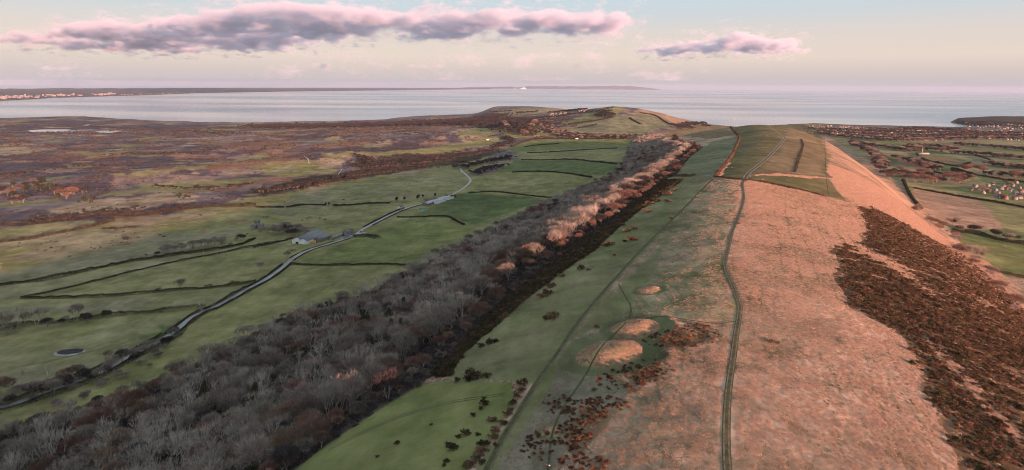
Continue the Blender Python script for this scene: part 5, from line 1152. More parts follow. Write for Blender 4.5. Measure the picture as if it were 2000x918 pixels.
def box(x0, x1, y0, y1, z0, z1):
    v = [(x, y, z) for z in (z0, z1) for y in (y0, y1) for x in (x0, x1)]
    return np.array(v, float), np.array([(0, 2, 3, 1), (4, 5, 7, 6), (0, 1, 5, 4), (1, 3, 7, 5), (3, 2, 6, 7), (2, 0, 4, 6)])
def gable_wall(L_, W, he, hr, base=-1.5):
    """walls with pointed gables; ridge along x"""
    a, c = L_ / 2, W / 2
    v = np.array([(-a, -c, base), (a, -c, base), (a, c, base), (-a, c, base), (-a, -c, he), (a, -c, he), (a, c, he), (-a, c, he), (-a, 0, hr), (a, 0, hr)], float)
    return v, [np.array([(0, 1, 5, 4), (2, 3, 7, 6), (1, 2, 6, 5), (3, 0, 4, 7)]), np.array([(5, 6, 9), (7, 4, 8)])]
def gable_roof(L_, W, he, hr, over=.35, th=.22):
    a, c = L_ / 2 + over, W / 2 + over; drop = (hr - he) / (W / 2) * over; he2 = he - drop
    v = []
    for z in (0, th): v += [(-a, -c, he2 + z), (a, -c, he2 + z), (a, 0, hr + z + .03), (-a, 0, hr + z + .03), (a, c, he2 + z), (-a, c, he2 + z)]
    f = [(0, 3, 2, 1), (3, 5, 4, 2), (6, 7, 8, 9), (9, 8, 10, 11), (0, 1, 7, 6), (5, 11, 10, 4), (1, 2, 8, 7), (2, 4, 10, 8), (3, 0, 6, 9), (5, 3, 9, 11)]
    return np.array(v, float), np.array(f)
def simple(name, parts, mats):
    G_ = Geo()
    for v, fl, mi in parts:
        for k, f in enumerate(fl if isinstance(fl, list) else [fl]):
            if k == 0: G_.add(v, f, mi); base = G_.n - len(v)
            else: G_.f.append(np.asarray(f) + base); G_.m.append(np.full(len(f), mi))
    # mixed polygon sizes: group by size keeping material order
    return G_.mesh(name, mats)
def part(parent, name, pieces, mat):
    return link(name, simple(name, [(v, f, 0) for v, f in pieces], [mat]), parent=parent)
def windows(parent, L_, W, he, rows, cols, sides, mat, w=.9, h=1.1, frame=m_white):
    for sd in sides:
        for r in range(rows):
            for k in range(cols):
                x = -L_ / 2 + L_ * (k + .5) / cols; z = 1.0 + r * 2.5
                if z + h > he + .3: continue
                y = sd * W / 2
                wf = part(parent, 'window', [box(x - w / 2, x + w / 2, *sorted((y - sd * .05, y + sd * .05)), z, z + h)], frame)
                part(wf, 'pane', [box(x - w / 2 + .08, x + w / 2 - .08, *sorted((y, y + sd * .075)), z + .08, z + h - .08)], mat)
def house(p, rz, L_, W, he, hr, wall, roof, label, group=None, chim=1, win=True, cols=3, rows=2, name='house', cat='house'):
    r = empty(name, p, rz); tag(r, label, cat, group)
    v, f = gable_wall(L_, W, he, hr); part(r, 'wall', [(v, f)], wall)
    rf = part(r, 'roof', [gable_roof(L_, W, he, hr)], roof)
    for k in range(chim):
        x = (-1) ** k * (L_ / 2 - .6); part(rf, 'chimney', [box(x - .45, x + .45, -.4, .4, hr - .8, hr + 1.3)], m_brick)
    if win:
        windows(r, L_, W, he, rows, cols, (-1, 1), m_glass)
        d = part(r, 'door', [box(-.5 + L_ * .08, .5 + L_ * .08, -W / 2 - .05, -W / 2 + .05, 0, 2.05)], m_wood)
    return r
def at_px(u, v): return ground(u, v)[0]
def heading(u0, v0, u1, v1):
    a, b_ = ground([u0, u1], [v0, v1])[:, :2]; return math.atan2(b_[1] - a[1], b_[0] - a[0]), float(np.hypot(*(b_ - a)))
def shed(px0, px1, W, he, hr, label, wall=m_sheetw, roof=m_sheet, door=None, lights=0, name='farm_shed'):
    """ridge from photograph pixel px0 to px1 (on the ground under it)"""
    rz, L_ = heading(*px0, *px1); a, b_ = ground([px0[0], px1[0]], [px0[1], px1[1]]); p = (a + b_) / 2
    r = empty(name, p, rz); tag(r, label, 'farm shed' if name == 'farm_shed' else 'barn')
    v, f = gable_wall(L_, W, he, hr); part(r, 'wall', [(v, f)], wall); rf = part(r, 'roof', [gable_roof(L_, W, he, hr, .25, .15)], roof)
    for k in range(lights):
        x = -L_ / 2 + L_ * (k + .5) / lights; s = (hr - he) / (W / 2); y0, y1 = -W * .36, -W * .2
        vv = np.array([(x - .6, y0, hr + s * y0 + .30), (x + .6, y0, hr + s * y0 + .30), (x + .6, y1, hr + s * y1 + .30), (x - .6, y1, hr + s * y1 + .30)]); part(rf, 'skylight', [(np.vstack([vv, vv - (0, 0, .12)]), np.array([(0, 1, 2, 3), (7, 6, 5, 4), (0, 4, 5, 1), (1, 5, 6, 2), (2, 6, 7, 3), (3, 7, 4, 0)]))], m_sheetw)
    if door: part(r, 'door', [box(-L_ / 2 - .06, -L_ / 2 + .06, -door[0] / 2, door[0] / 2, 0, door[1])], m_near_black)  # near-black slab: the dark of the open doorway is put into its colour
    return r
# near farm
shed((580, 476), (622, 459), 18, 6.0, 9.6, 'large grey roofed shed with a white gable end at the near farm', door=(5, 3))
shed((592, 477), (630, 462), 15, 5.4, 8.6, 'second grey roofed shed joined to the large one at the near farm', roof=m_sheet)
shed((618, 473), (642, 464), 12, 4.6, 7.4, 'open fronted brown shed beside the straw stack at the near farm', wall=m_wood, roof=m_sheet)
shed((646, 468), (668, 460), 7, 2.8, 5.0, 'long low stone barn with pale skylights beside the road', wall=m_stonewall, roof=m_sheet, lights=6, name='stone_barn')
shed((600, 456), (618, 451), 8, 3.0, 4.4, 'small grey lean-to shed behind the large farm shed', roof=m_sheet)
q = at_px(611, 475); st_ = empty('straw_stack', q, 0.5); tag(st_, 'golden stack of straw bales in front of the brown farm shed', 'straw stack')
for ix in range(4):
    for iz in range(3): part(st_, 'bale', [box(ix * 2.3 - 4.6 + .04, ix * 2.3 - 2.34, -.9, .9, iz * 1.25, iz * 1.25 + 1.22)], m_straw)
house(at_px(678, 459), heading(667, 461, 690, 456)[0], 12, 7.5, 5.2, 8.2, m_stonewall, m_slate, 'grey stone farmhouse with two chimneys beside the road junction', chim=2, name='farmhouse')
house(at_px(686, 455), heading(667, 461, 690, 456)[0] + 1.57, 8, 6, 4.6, 7.2, m_stonewall, m_slate, 'stone cross wing behind the grey farmhouse by the junction', chim=1, name='farmhouse', cols=2)
# far farm
m_sheetp = mat_plain('pale_sheet_roof', (0.34, 0.36, 0.39), var=.2, scale=.3, rough=.45, spec=.35)
house(at_px(782, 408), heading(775, 410, 790, 405)[0], 11, 7, 4.8, 7.8, m_white, m_slate, 'white cottage with two chimneys beside the road at the far farm', chim=2, name='cottage')
for a_, b_, W, he, hr, lab, rf, wa in [((830, 402), (846, 396), 14, 4.4, 7.0, 'grey sheet roofed shed nearest the road at the far farm', m_sheetp, m_wood), ((846, 398), (866, 392), 16, 5.0, 8.0, 'long grey shed in the middle of the far farm', m_sheetp, m_sheetw), ((860, 392), (882, 387), 14, 5.0, 7.6, 'pale blue grey shed at the right end of the far farm', m_sheetp, m_sheetw), ((836, 396), (848, 391), 9, 4.4, 8.0, 'brown roofed stone barn behind the far farm sheds', m_tile, m_stonewall)]:
    shed(a_, b_, W, he, hr, lab, wa, rf)
house(at_px(832, 394), .6, 9, 6, 4.6, 7.2, m_cream, m_tile, 'cream gabled house among the far farm sheds', chim=1, cols=2)
q = at_px(826, 408); h_ = empty('silage_clamp', q, .5); tag(h_, 'teal sheeted silage clamp below the far farm', 'silage clamp')
mv, mf = [], []
th = np.linspace(0, np.pi, 9)
for x in (-7, -5.5, 0, 5.5, 7): mv += [(x, 5 * math.cos(t), (2.4 if abs(x) < 6 else .2) * math.sin(t) - .1) for t in th]
for i in range(4):
    for k in range(8): mf.append((i * 9 + k, i * 9 + k + 1, (i + 1) * 9 + k + 1, (i + 1) * 9 + k))
part(h_, 'sheet', [(np.array(mv), np.array(mf)[:, ::-1])], m_teal); part(h_, 'end_wall', [box(-7.6, -7.2, -4.4, 4.4, -.5, 2.1)], m_stonewall)
# slate roofed hamlet behind the clump
for k, (u, v, w_, lab) in enumerate([(502, 438, m_stonewall, 'stone slate roofed house at the left of the hamlet behind the clump'), (509, 445, m_cream, 'cream house lowest in the hamlet behind the clump'), (496, 446, m_stonewall, 'grey stone house at the lane end behind the clump')]):
    house(at_px(u, v), .4 + k * .5, 10, 7, 4.8, 7.6, w_, m_slate, lab, chim=1, win=False)
house(at_px(1126, 271.5), .1, 16, 7, 3.4, 5.8, m_white, m_slate, 'pale long house at the end of the green fields', chim=1, win=False)
house(at_px(952, 273.5), .2, 14, 8, 4.2, 6.6, m_white, m_slate, 'white house beside the trees at the heath edge', chim=1, win=False)
# valley works with mast
q = at_px(1803, 301)
w_ = empty('works_building', q, .1); tag(w_, 'long pale works building below the valley mast', 'building')
v, f = gable_wall(46, 14, 4.5, 6.2); part(w_, 'wall', [(v, f)], m_cream); part(w_, 'roof', [gable_roof(46, 14, 4.5, 6.2)], m_sheet)
m_steel = mat_plain('pale_steel', (0.55, 0.52, 0.50), var=.1, scale=1)
def mast(p, h, w0, label, thick=.16):
    r = empty('radio_mast', p); tag(r, label, 'mast'); n = 9
    for k in range(3):
        a = k * 2.0944; c, s_ = math.cos(a), math.sin(a)
        v, f = tube((c * w0, s_ * w0, -1), (c * w0 * .35, s_ * w0 * .35, h), thick, thick * .7, 4); part(r, 'leg', [(v, f)], m_steel)
    G_ = Geo()
    for i in range(n):
        z0, z1 = h * i / n, h * (i + 1) / n; w1, w2 = w0 * (1 - .65 * i / n), w0 * (1 - .65 * (i + 1) / n)
        for k in range(3):
            a, b_ = k * 2.0944, (k + 1) * 2.0944
            v, f = tube((math.cos(a) * w1, math.sin(a) * w1, z0), (math.cos(b_) * w2, math.sin(b_) * w2, z1), thick * .5, thick * .5, 3); G_.add(v, f)
    link('bracing', G_.mesh('bracing', [m_steel]), parent=r)
    v, f = tube((0, 0, h * .97), (0, 0, h * 1.14), thick * .6, thick * .4, 4); part(r, 'aerial', [(v, f)], m_steel)
    return r
mast(at_px(1434.5, 236.5) , 28, 1.3, 'tall lattice radio mast on the ridge skyline', .30)
mast(at_px(1802, 300), 24, 1.2, 'pale lattice mast behind the pale works building in the valley', .34)

# village at the right edge
VILLAGE = [(1905, 366, 0), (1916, 371, 1), (1930, 364, 0), (1944, 373, 1), (1932, 376, 2), (1951, 378, 0), (1960, 366, 3), (1968, 371, 2), (1978, 364, 3), (1975, 374, 0), (1984, 381, 1), (1992, 368, 3), (1994, 376, 2), (1925, 372, 3), (1962, 389, 2), (1946, 387, 0), (1990, 388, 1), (1938, 361, 3), (1970, 361, 0), (1985, 358, 3), (1898, 372, 2), (1955, 370, 1), (2004, 372, 0), (2002, 383, 1), (1982, 390, 3), (1921, 378, 0)]
WM = [m_cream, m_stonewall, m_brick, m_stonewall]; RM = [m_slate, m_slate, m_tile, m_tile]
WW = ['cream', 'stone', 'brick', 'grey stone']; RW = ['slate roofed', 'slate roofed', 'red tiled', 'red tiled']
order_v = sorted(VILLAGE, key=lambda t: t[0])
ORD = ['first', 'second', 'third', 'fourth', 'fifth', 'sixth', 'seventh', 'eighth', 'ninth', 'tenth', 'eleventh', 'twelfth', 'thirteenth', 'fourteenth', 'fifteenth', 'sixteenth', 'seventeenth', 'eighteenth', 'nineteenth', 'twentieth']
def ordn(i): return ORD[i] if i < len(ORD) else 'number %d' % (i + 1)
cnt = {}
for i, (u, v, k) in enumerate(order_v):
    n_ = cnt.get(k, 0); cnt[k] = n_ + 1
    house(at_px(u, v), .3 + (i * 1.3) % 3.1, 9 + (i * 2.7) % 6, 6.5 + i % 2, 4.8, 7.6 + i % 2, WM[k], RM[k], '%s %s house, %s of its kind from the left in the village' % (WW[k], RW[k], ordn(n_)), 'houses of the valley village', chim=1 + i % 2, win=True, cols=3)

# towns far off: small houses, each one object (parts too small to show)
def town_house(k):
    L_, W, he, hr = [(10, 7, 5, 8), (12, 8, 5.5, 8.5), (9, 7, 4.8, 8), (16, 9, 7.5, 10.5), (24, 11, 8.5, 11.5)][k % 5]
    v, f = gable_wall(L_, W, he, hr); rv, rf = gable_roof(L_, W, he, hr, .4, .25)
    G_ = Geo(); G_.add(v, f[0], 0); G_.f.append(f[1] + 0); G_.m.append(np.zeros(len(f[1]), int)); G_.add(rv, rf, 1)
    cv, cf = box(L_ / 2 - 1.4, L_ / 2 - .4, -.5, .5, hr - 1, hr + 1.5); G_.add(cv, cf, 2)
    return G_.mesh('house', [[m_cream, m_stonewall, m_brick, m_stonewall, m_cream][k % 5], m_slate if k % 2 else m_tile, m_brick])
TH_ = [town_house(k) for k in range(10)]
def settle(lines, n, spread_px, label_fn, group, scale=1.0, seed=0, name='house'):
    g2 = np.random.default_rng(900 + seed); out = []
    for (u0, v0, u1, v1, hv, cnt_) in lines:
        t = g2.uniform(0, 1, cnt_); u = u0 + (u1 - u0) * t + g2.normal(0, 2, cnt_); v = v0 + (v1 - v0) * t + g2.uniform(-hv, hv, cnt_)
        out += list(zip(u, v))
    out = np.array(out); P = ground(out[:, 0], out[:, 1]); m = (P[:, 2] > 1.5) & (out[:, 0] < 2010); return out[m], P[m], g2
TOWN_LINES = [(1580, 248, 1700, 252, 3.2, 110), (1600, 258, 1720, 262, 5, 90), (1660, 266, 1760, 270, 2.5, 60), (1700, 254, 1850, 259, 4, 130), (1720, 262, 1820, 271, 3, 90), (1820, 262, 1900, 266, 4, 70), (1880, 256, 2005, 262, 5, 120), (1900, 268, 2005, 272, 3.5, 70), (1770, 272, 1850, 273, 2, 40), (1940, 250, 2005, 252, 2, 40)]
o_, P_, g2 = settle(TOWN_LINES, 0, 0, None, None)
rank = np.argsort(np.hypot(P_[:, 0], P_[:, 1])); hk = g2.integers(0, 10, len(P_)); hr_ = g2.uniform(0, 3.14, len(P_))
KW = ['cream', 'grey stone', 'brick', 'grey stone', 'long cream']
NIND = 150
lab_n = {}
for i in rank[:NIND]:
    u = o_[i][0]; zone = 'nearest the ridge' if u < 1680 else ('at the middle of the town edge' if u < 1800 else ('toward the headland' if u < 1900 else 'at the far right of the town'))
    b_ = link('house', TH_[hk[i]]); b_.location = P_[i]; b_.rotation_euler = (0, 0, hr_[i]); b_.scale = (.8,) * 3
    tag(b_, '%s %s house in the seaside town %s' % (KW[hk[i] % 5], 'slate roofed' if hk[i] % 2 else 'red roofed', zone), 'house', 'houses of the seaside town')
rest = rank[NIND:]
scatter('town_houses', TH_, P_[rest], hr_[rest], np.full(len(rest), .8), hk[rest], 'crowd of small houses of the seaside town beyond the valley', 'houses')
o_, P_, g2 = settle([(1885, 246, 1960, 248, 2.5, 26), (1960, 244, 2005, 250, 3, 16), (1860, 240, 1900, 243, 1.5, 10)], 0, 0, None, None, seed=1)
for i, p in enumerate(P_):
    b_ = link('house', TH_[[0, 5, 4, 9][i % 4]]); b_.location = p; b_.rotation_euler = (0, 0, i * .7); b_.scale = (.85,) * 3
    tag(b_, 'pale %shouse along the water below the dark headland' % ('long ' if i % 4 > 1 else ''), 'house', 'houses below the headland')
o_, P_, g2 = settle([(1072, 226, 1110, 221, 2.5, 16), (1100, 223, 1150, 216, 2.2, 16)], 0, 0, None, None, seed=2)
for i, p in enumerate(P_):
    b_ = link('house', TH_[[0, 1, 6, 3][i % 4]]); b_.location = p; b_.rotation_euler = (0, 0, i * .9); b_.scale = (.95,) * 3
    tag(b_, '%s house of the tree fringed village left of the far hill' % KW[[0, 1, 0, 3][i % 4]], 'house', 'houses of the village below the far hill')
# resort across the bay: blocks on the cliff top
m_pale = mat_plain('pale_blocks', (0.30, 0.275, 0.265), var=.12, scale=.02, per_object=.2)
def block(L_, W, H, seed):
    g2 = np.random.default_rng(seed); G_ = Geo(); v, f = box(-L_ / 2, L_ / 2, -W / 2, W / 2, -8, H); G_.add(v, f, 0); v, f = box(-L_ / 4, L_ / 4, -W / 3, W / 3, H + .02, H + 4); G_.add(v, f, 0)
    for r in range(int(H // 5)): v, f = box(-L_ / 2 + 1, L_ / 2 - 1, -W / 2 - .3, -W / 2 - .05, 2 + r * 5, 4 + r * 5); G_.add(v, f, 1)
    return G_.mesh('tower_block', [m_pale, m_glass])
BL = [block(60, 25, 22, 1), block(90, 30, 30, 2), block(40, 30, 42, 3), block(140, 30, 16, 4), block(70, 40, 26, 5)]
def far_shore_v(u): return float(np.interp(u, [p[0] for p in FAR_PX], [p[1] for p in FAR_PX]))
def on_far(u, back):
    x, y = sea_point(u, far_shore_v(u)); r = math.hypot(x, y); h = 30 if back < 600 else 48
    h = float(np.interp(back, [0, 30, 250, 1500, 4000], [0, .3, .45, .6, .8])) * 46; return (x * (1 + back / r), y * (1 + back / r), h)
GRP = [(2, 20, 26), (22, 58, 20), (60, 80, 6), (80, 112, 7), (112, 130, 12), (186, 210, 9), (208, 224, 10), (130, 186, 6), (230, 300, 10), (300, 480, 30)]
WHERE = ['at the left edge of the resort across the bay', 'left of centre in the resort across the bay', 'in the resort across the bay', 'in the low middle of the resort', 'in the high cluster of the resort', 'on the cliff right of the resort', 'around the dome shaped cluster right of the resort', 'thinly along the far cliff', 'along the far beach', 'along the far pale beach toward the horizon']
k = 0
for (u0, u1, n), wh in zip(GRP, WHERE):
    for i in range(n):
        u = g2.uniform(u0, u1); back = float(g2.uniform(120, 1700)) if u < 230 else float(g2.uniform(60, 500)); p = on_far(u, back); d = math.hypot(p[0], p[1])
        b_ = link('tower_block', BL[int(g2.integers(0, 5))]); b_.location = p; b_.rotation_euler = (0, 0, math.atan2(-p[0], p[1]) + g2.normal(0, .3)); s = g2.uniform(.5, 1.0) * (1.0 if u < 230 else .75); b_.scale = (s, s, s * (1.1 if u < 230 else .6))
        tag(b_, 'pale block of buildings ' + wh, 'building', 'blocks across the bay'); k += 1

# ------------------------------------------------------------------ poles, fences, cars, sheep, people
m_pole = mat_plain('pale_pole_wood', (0.42, 0.37, 0.30), var=.2, scale=1)
POLES = [(181, 518, 'in the rough olive field'), (398, 502, 'beside the thin hedge, left of its pair'), (425, 499, 'beside the thin hedge, right of its pair'), (2, 527, 'at the left edge of the rough field'), (500, 486, 'near the farm hedge'), (150, 554, 'on the hedge at the lower left')]
for (u, v, w) in POLES:
    r = empty('telegraph_pole', at_px(u, v), .5); tag(r, 'pale telegraph pole with one crossarm ' + w, 'pole', 'telegraph poles')
    vv, ff = tube((0, 0, -1), (0, 0, 9), .17, .12, 6); part(r, 'post', [(vv, ff)], m_pole); part(r, 'crossarm', [box(-.9, .9, -.06, .06, 8.2, 8.35)], m_pole)
def fence(px, label, step=2.6, h=1.15, mat=m_pole):
    P, L_ = ground_line(px, step); Z = ground_z(P[:, 0], P[:, 1]); r = empty('fence', (P[0, 0], P[0, 1], Z[0])); tag(r, label, 'fence'); o = np.array([P[0, 0], P[0, 1], Z[0]])
    pm = None
    for i, (p, z) in enumerate(zip(P, Z)):
        if pm is None: v, f = box(-.07, .07, -.07, .07, -.3, h); q = part(r, 'post', [(v, f)], mat); pm = q.data
        else: q = link('post', pm, parent=r)
        q.location = (p[0] - o[0], p[1] - o[1], z - o[2])
    for hh in (.45, .95):
        G_ = Geo(); C3 = np.column_stack([P, Z + hh]) - o
        for i in range(len(C3) - 1): v, f = tube(C3[i], C3[i + 1], .035, .035, 3); G_.add(v, f)
        link('rail', G_.mesh('rail', [mat]), parent=r)
    return r
fence([(1356, 343.5), (1366, 343), (1380, 344), (1390, 346)], 'short pale fence across the end of the ridge strip')
fence([(955, 740), (975, 741), (998, 743)], 'pale wire fence at the top corner of the bottom green field')
fence([(672, 440), (682, 443), (690, 447)], 'pale fence behind the grey farmhouse')

def car(p, rz, paint, label):
    r = empty('car', p, rz); tag(r, label, 'car', 'cars on the road')
    prof = [(-2.1, .35), (-2.15, .8), (-1.9, .98), (.75, .95), (1.9, .82), (2.1, .6), (2.1, .35)]
    def extrude(pr, w0):
        n = len(pr); v = [(x, -w0, z) for x, z in pr] + [(x, w0, z) for x, z in pr]
        a = [(i, (i + 1) % n, (i + 1) % n + n, i + n) for i in range(n)]
        return np.array(v), [np.array(a)[:, ::-1], np.array([list(range(n))]), np.array([list(range(2 * n - 1, n - 1, -1))])]
    v, f = extrude(prof, .86); part(r, 'body', [(v, f)], paint)
    v, f = extrude([(-1.85, .97), (-1.55, 1.38), (.1, 1.40), (.85, .95)], .74); part(r, 'window', [(v, f)], m_glass)
    v, f = extrude([(-1.5, 1.36), (-1.4, 1.45), (0, 1.46), (.12, 1.38)], .72); part(r, 'roof', [(v, f)], paint)
    for sx in (-1.3, 1.3):
        for sy in (-.82, .82):
            v, f = tube((sx, sy - .1, .32), (sx, sy + .1, .32), .32, .32, 10); v2 = np.vstack([v, [(sx, sy - .1, .32), (sx, sy + .1, .32)]])
            caps = [((i + 1) % 10, i, 20) for i in range(10)] + [(i + 10, (i + 1) % 10 + 10, 21) for i in range(10)]
            part(r, 'wheel', [(v2, [f, np.array(caps)])], m_near_black)
    return r
m_paintw = mat_plain('white_car_paint', (0.75, 0.75, 0.75), var=.02, scale=1, rough=.3, spec=.5); m_paintb = mat_plain('blue_car_paint', (0.16, 0.19, 0.30), var=.02, scale=1, rough=.3, spec=.5)
def on_road(u, side=0.0):
    i = int(np.argmin(np.abs(_u - u))); T = ROAD[min(i + 2, len(ROAD) - 1)] - ROAD[max(i - 2, 0)]; n = np.array([-T[1], T[0]]) / np.hypot(*T); p = ROAD[i] + n * side
    return (p[0], p[1], float(ground_z(p[0], p[1])) + .12 + np.hypot(*p) * 1.2e-4 + .04), math.atan2(T[1], T[0])
for u, sd, m_, lab in [(702, -1.6, m_paintb, 'blue car at the road junction by the farmhouse'), (721, -4.6, m_paintw, 'white car pulled off the road just beyond the junction'), (741, -4.4, m_paintw, 'white car parked halfway between the two farms'), (762, -4.2, m_paintw, 'white car parked before the far farm cottage'), (688, 4, m_paintw, 'white car in front of the farmhouse')]:
    p, a = on_road(u, sd); car(p, a, m_, lab)
def van(p, rz, label):
    r = empty('van', p, rz); tag(r, label, 'van', 'vans at the road end')
    v, f = box(-2.9, 1.3, -1.0, 1.0, .45, 2.6); part(r, 'body', [(v, f)], m_paintw)
    v = np.array([(1.32, -1, .45), (2.7, -1, .45), (2.7, -1, 1.3), (1.9, -1, 2.2), (1.32, -1, 2.4), (1.32, 1, .45), (2.7, 1, .45), (2.7, 1, 1.3), (1.9, 1, 2.2), (1.32, 1, 2.4)])
    part(r, 'cab', [(v, [np.array([(0, 1, 6, 5), (1, 2, 7, 6), (3, 4, 9, 8), (4, 0, 5, 9)]), np.array([(4, 3, 2, 1, 0)]), np.array([(5, 6, 7, 8, 9)])])], m_paintw)
    vw = np.array([(2.66, -.9, 1.36), (2.66, .9, 1.36), (1.96, .9, 2.16), (1.96, -.9, 2.16)]) + (0.04, 0, .03); part(r, 'windscreen', [(np.vstack([vw, vw - (.05, 0, .04)]), np.array([(0, 1, 2, 3), (7, 6, 5, 4)]))], m_glass)
    for sx in (-1.9, 1.9):
        for sy in (-.95, .95): v, f = tube((sx, sy - .12, .36), (sx, sy + .12, .36), .36, .36, 10); part(r, 'wheel', [(v, f)], m_near_black)
p, a = on_road(900, 2.2); van(p, a, 'white van parked nearer the tarmac at the road end')
p, a = on_road(905, 5.5); van(p, a + .4, 'white van parked on the verge before the road end')

# sheep: one continuous body each
m_wool = mat_plain('cream_wool', (0.62, 0.58, 0.50), var=.12, scale=3)
m_face = mat_plain('dark_sheep_face', (0.10, 0.09, 0.08), var=.1, scale=3)
def sheep_mesh(graze):
    G_ = Geo(); n = 10; xs = [-.55, -.5, -.3, 0, .3, .48, .56]; rs = [.05, .2, .30, .33, .29, .19, .08]
    rings = [np.stack([np.full(n, x), r * np.cos(np.arange(n) * 6.2832 / n) * .9, .68 + r * np.sin(np.arange(n) * 6.2832 / n)], 1) for x, r in zip(xs, rs)]
    f = [(i * n + k, i * n + (k + 1) % n, (i + 1) * n + (k + 1) % n, (i + 1) * n + k) for i in range(len(xs) - 1) for k in range(n)]
    G_.add(np.vstack(rings), np.array(f)[:, ::-1], 0)
    hz = .32 if graze else .98
    v, f = tube((.45, 0, .78), (.72, 0, hz + .12), .15, .11, 6); G_.add(v, f, 0); v, f = tube((.68, 0, hz + .16), (.92, 0, hz - .04), .11, .06, 6); G_.add(v, f, 1)
    for sx in (-.36, .34):
        for sy in (-.16, .16): v, f = tube((sx, sy, .5), (sx + .02, sy, .0), .07, .04, 5); G_.add(v, f, 1)
    return G_.mesh('sheep', [m_wool, m_face])
SH = [sheep_mesh(True), sheep_mesh(False)]
SHEEP = [(552, 484), (556, 488), (560, 486), (563, 479), (567, 490), (573, 492), (549, 491), (604, 477), (581, 487), (593, 479), (606, 478), (725, 544), (730, 542), (735, 541), (686, 553), (708, 553), (700, 550), (767, 461), (747, 465), (757, 459), (686, 385), (740, 383), (755, 382), (760, 384), (690, 388), (930, 401), (1232, 312), (1240, 316), (1430, 328), (1433, 317), (1465, 345), (1490, 352), (1485, 264), (1498, 265), (1890, 478), (1957, 480), (1962, 481), (1965, 483), (620, 411), (630, 412), (625, 412), (505, 480), (507, 482)]
for i, (u, v) in enumerate(SHEEP):
    wh = 'in the small field beside the near farm sheds' if u < 612 and v > 470 else ('in the green field right of the road' if 660 < u < 740 and v > 500 else ('in the green field beside the road junction' if v > 440 and u < 900 else ('on the ridge field above the salmon grass' if 1400 < u < 1600 else ('in the bright green valley field' if u > 1800 else 'far off in the green pasture'))))
    b_ = link('sheep', SH[i % 2]); b_.location = at_px(u, v); b_.rotation_euler = (0, 0, i * 2.1); b_.scale = (1.15,) * 3
    tag(b_, 'cream sheep with a dark face %s %s' % ('grazing' if i % 2 == 0 else 'standing', wh), 'sheep', 'sheep in the fields')

# two people sitting in the rough grass by the narrow path
def skinned(name, chain, mat, parent=None, sub=1):
    """chain: list of (point, radius, parent index)"""
    me = bpy.data.meshes.new(name); me.from_pydata([c[0] for c in chain], [(c[2], i) for i, c in enumerate(chain) if c[2] is not None], []); me.materials.append(mat)
    o = bpy.data.objects.new(name, me); COL.objects.link(o); o.parent = parent
    sk = o.modifiers.new('skin', 'SKIN'); sk.use_smooth_shade = True; sb = o.modifiers.new('sub', 'SUBSURF'); sb.levels = sub; sb.render_levels = sub
    for i, c in enumerate(chain):
        s = me.skin_vertices[0].data[i]; s.radius = (c[1], c[1]); s.use_root = (i == 0)
    return o
m_skin = mat_plain('skin', (0.46, 0.29, 0.22), var=.05, scale=5); m_hair = mat_plain('brown_hair', (0.06, 0.04, 0.03), var=.2, scale=9)
m_maroon = mat_plain('maroon_jacket', (0.075, 0.018, 0.035), var=.15, scale=4); m_blue = mat_plain('pale_blue_jacket', (0.42, 0.52, 0.68), var=.1, scale=4); m_jean = mat_plain('dark_trousers', (0.035, 0.04, 0.055), var=.15, scale=5)
def sitter(p, rz, jacket, label):
    body = [((0, 0, .12), .12, None), ((0, -.02, .30), .12, 0), ((0, -.03, .50), .14, 1), ((0, -.01, .62), .07, 2), ((0, .01, .70), .05, 3), ((0, .03, .80), .085, 4), ((0, .03, .90), .07, 5)]
    for s in (-1, 1):
        k = len(body); body += [((s * .10, .08, .12), .085, 0), ((s * .13, .42, .42), .06, k), ((s * .12, .58, .10), .045, k + 1), ((s * .12, .70, .05), .035, k + 2)]
        k = len(body); body += [((s * .19, 0, .56), .055, 2), ((s * .25, .16, .38), .042, k), ((s * .13, .40, .45), .032, k + 1), ((s * .10, .46, .45), .028, k + 2)]
        for q in range(4): body.append(((s * (.085 + .012 * q) - s * .01, .52 + .006 * (q % 2), .44 - .008 * q), .009, k + 3))
        body.append(((s * .07, .47, .48), .010, k + 3))
    o = skinned('person', body, m_skin); o.location = p; o.rotation_euler = (0, 0, rz); tag(o, label, 'person', 'people sitting on the ridge')
    jk = [((0, -.01, .20), .15, None), ((0, -.03, .34), .155, 0), ((0, -.03, .52), .175, 1), ((0, -.01, .63), .085, 2)]
    for s in (-1, 1): k = len(jk); jk += [((s * .20, 0, .56), .075, 2), ((s * .26, .16, .38), .06, k), ((s * .14, .38, .45), .045, k + 1)]
    skinned('jacket', jk, jacket, o)
    tr = [((0, .0, .12), .15, None)]
    for s in (-1, 1): k = len(tr); tr += [((s * .10, .10, .13), .11, 0), ((s * .13, .42, .42), .078, k), ((s * .12, .58, .10), .06, k + 1)]
    skinned('trousers', tr, m_jean, o)
    skinned('hair', [((0, -.01, .84), .085, None), ((0, .0, .91), .085, 0)], m_hair, o)
    for s in (-1, 1):
        v, f = tube((s * .11, .70, .035), (s * .11, .86, .03), .05, .035, 6); part(o, 'shoe', [(v, f)], m_near_black)
        v, f = box(s * .03 - .008, s * .03 + .008, .108, .116, .815, .827); part(o, 'eye', [(v, f)], m_near_black)
    v, f = tube((0, .11, .80), (0, .135, .785), .012, .018, 5); part(o, 'nose', [(v, f)], m_skin)
sitter(at_px(1068.2, 912), 0.2, m_maroon, 'person in a dark maroon jacket sitting in the grass, left of two')
sitter(at_px(1073.0, 912.5), -.15, m_blue, 'person in a pale blue jacket sitting in the grass, right of two')
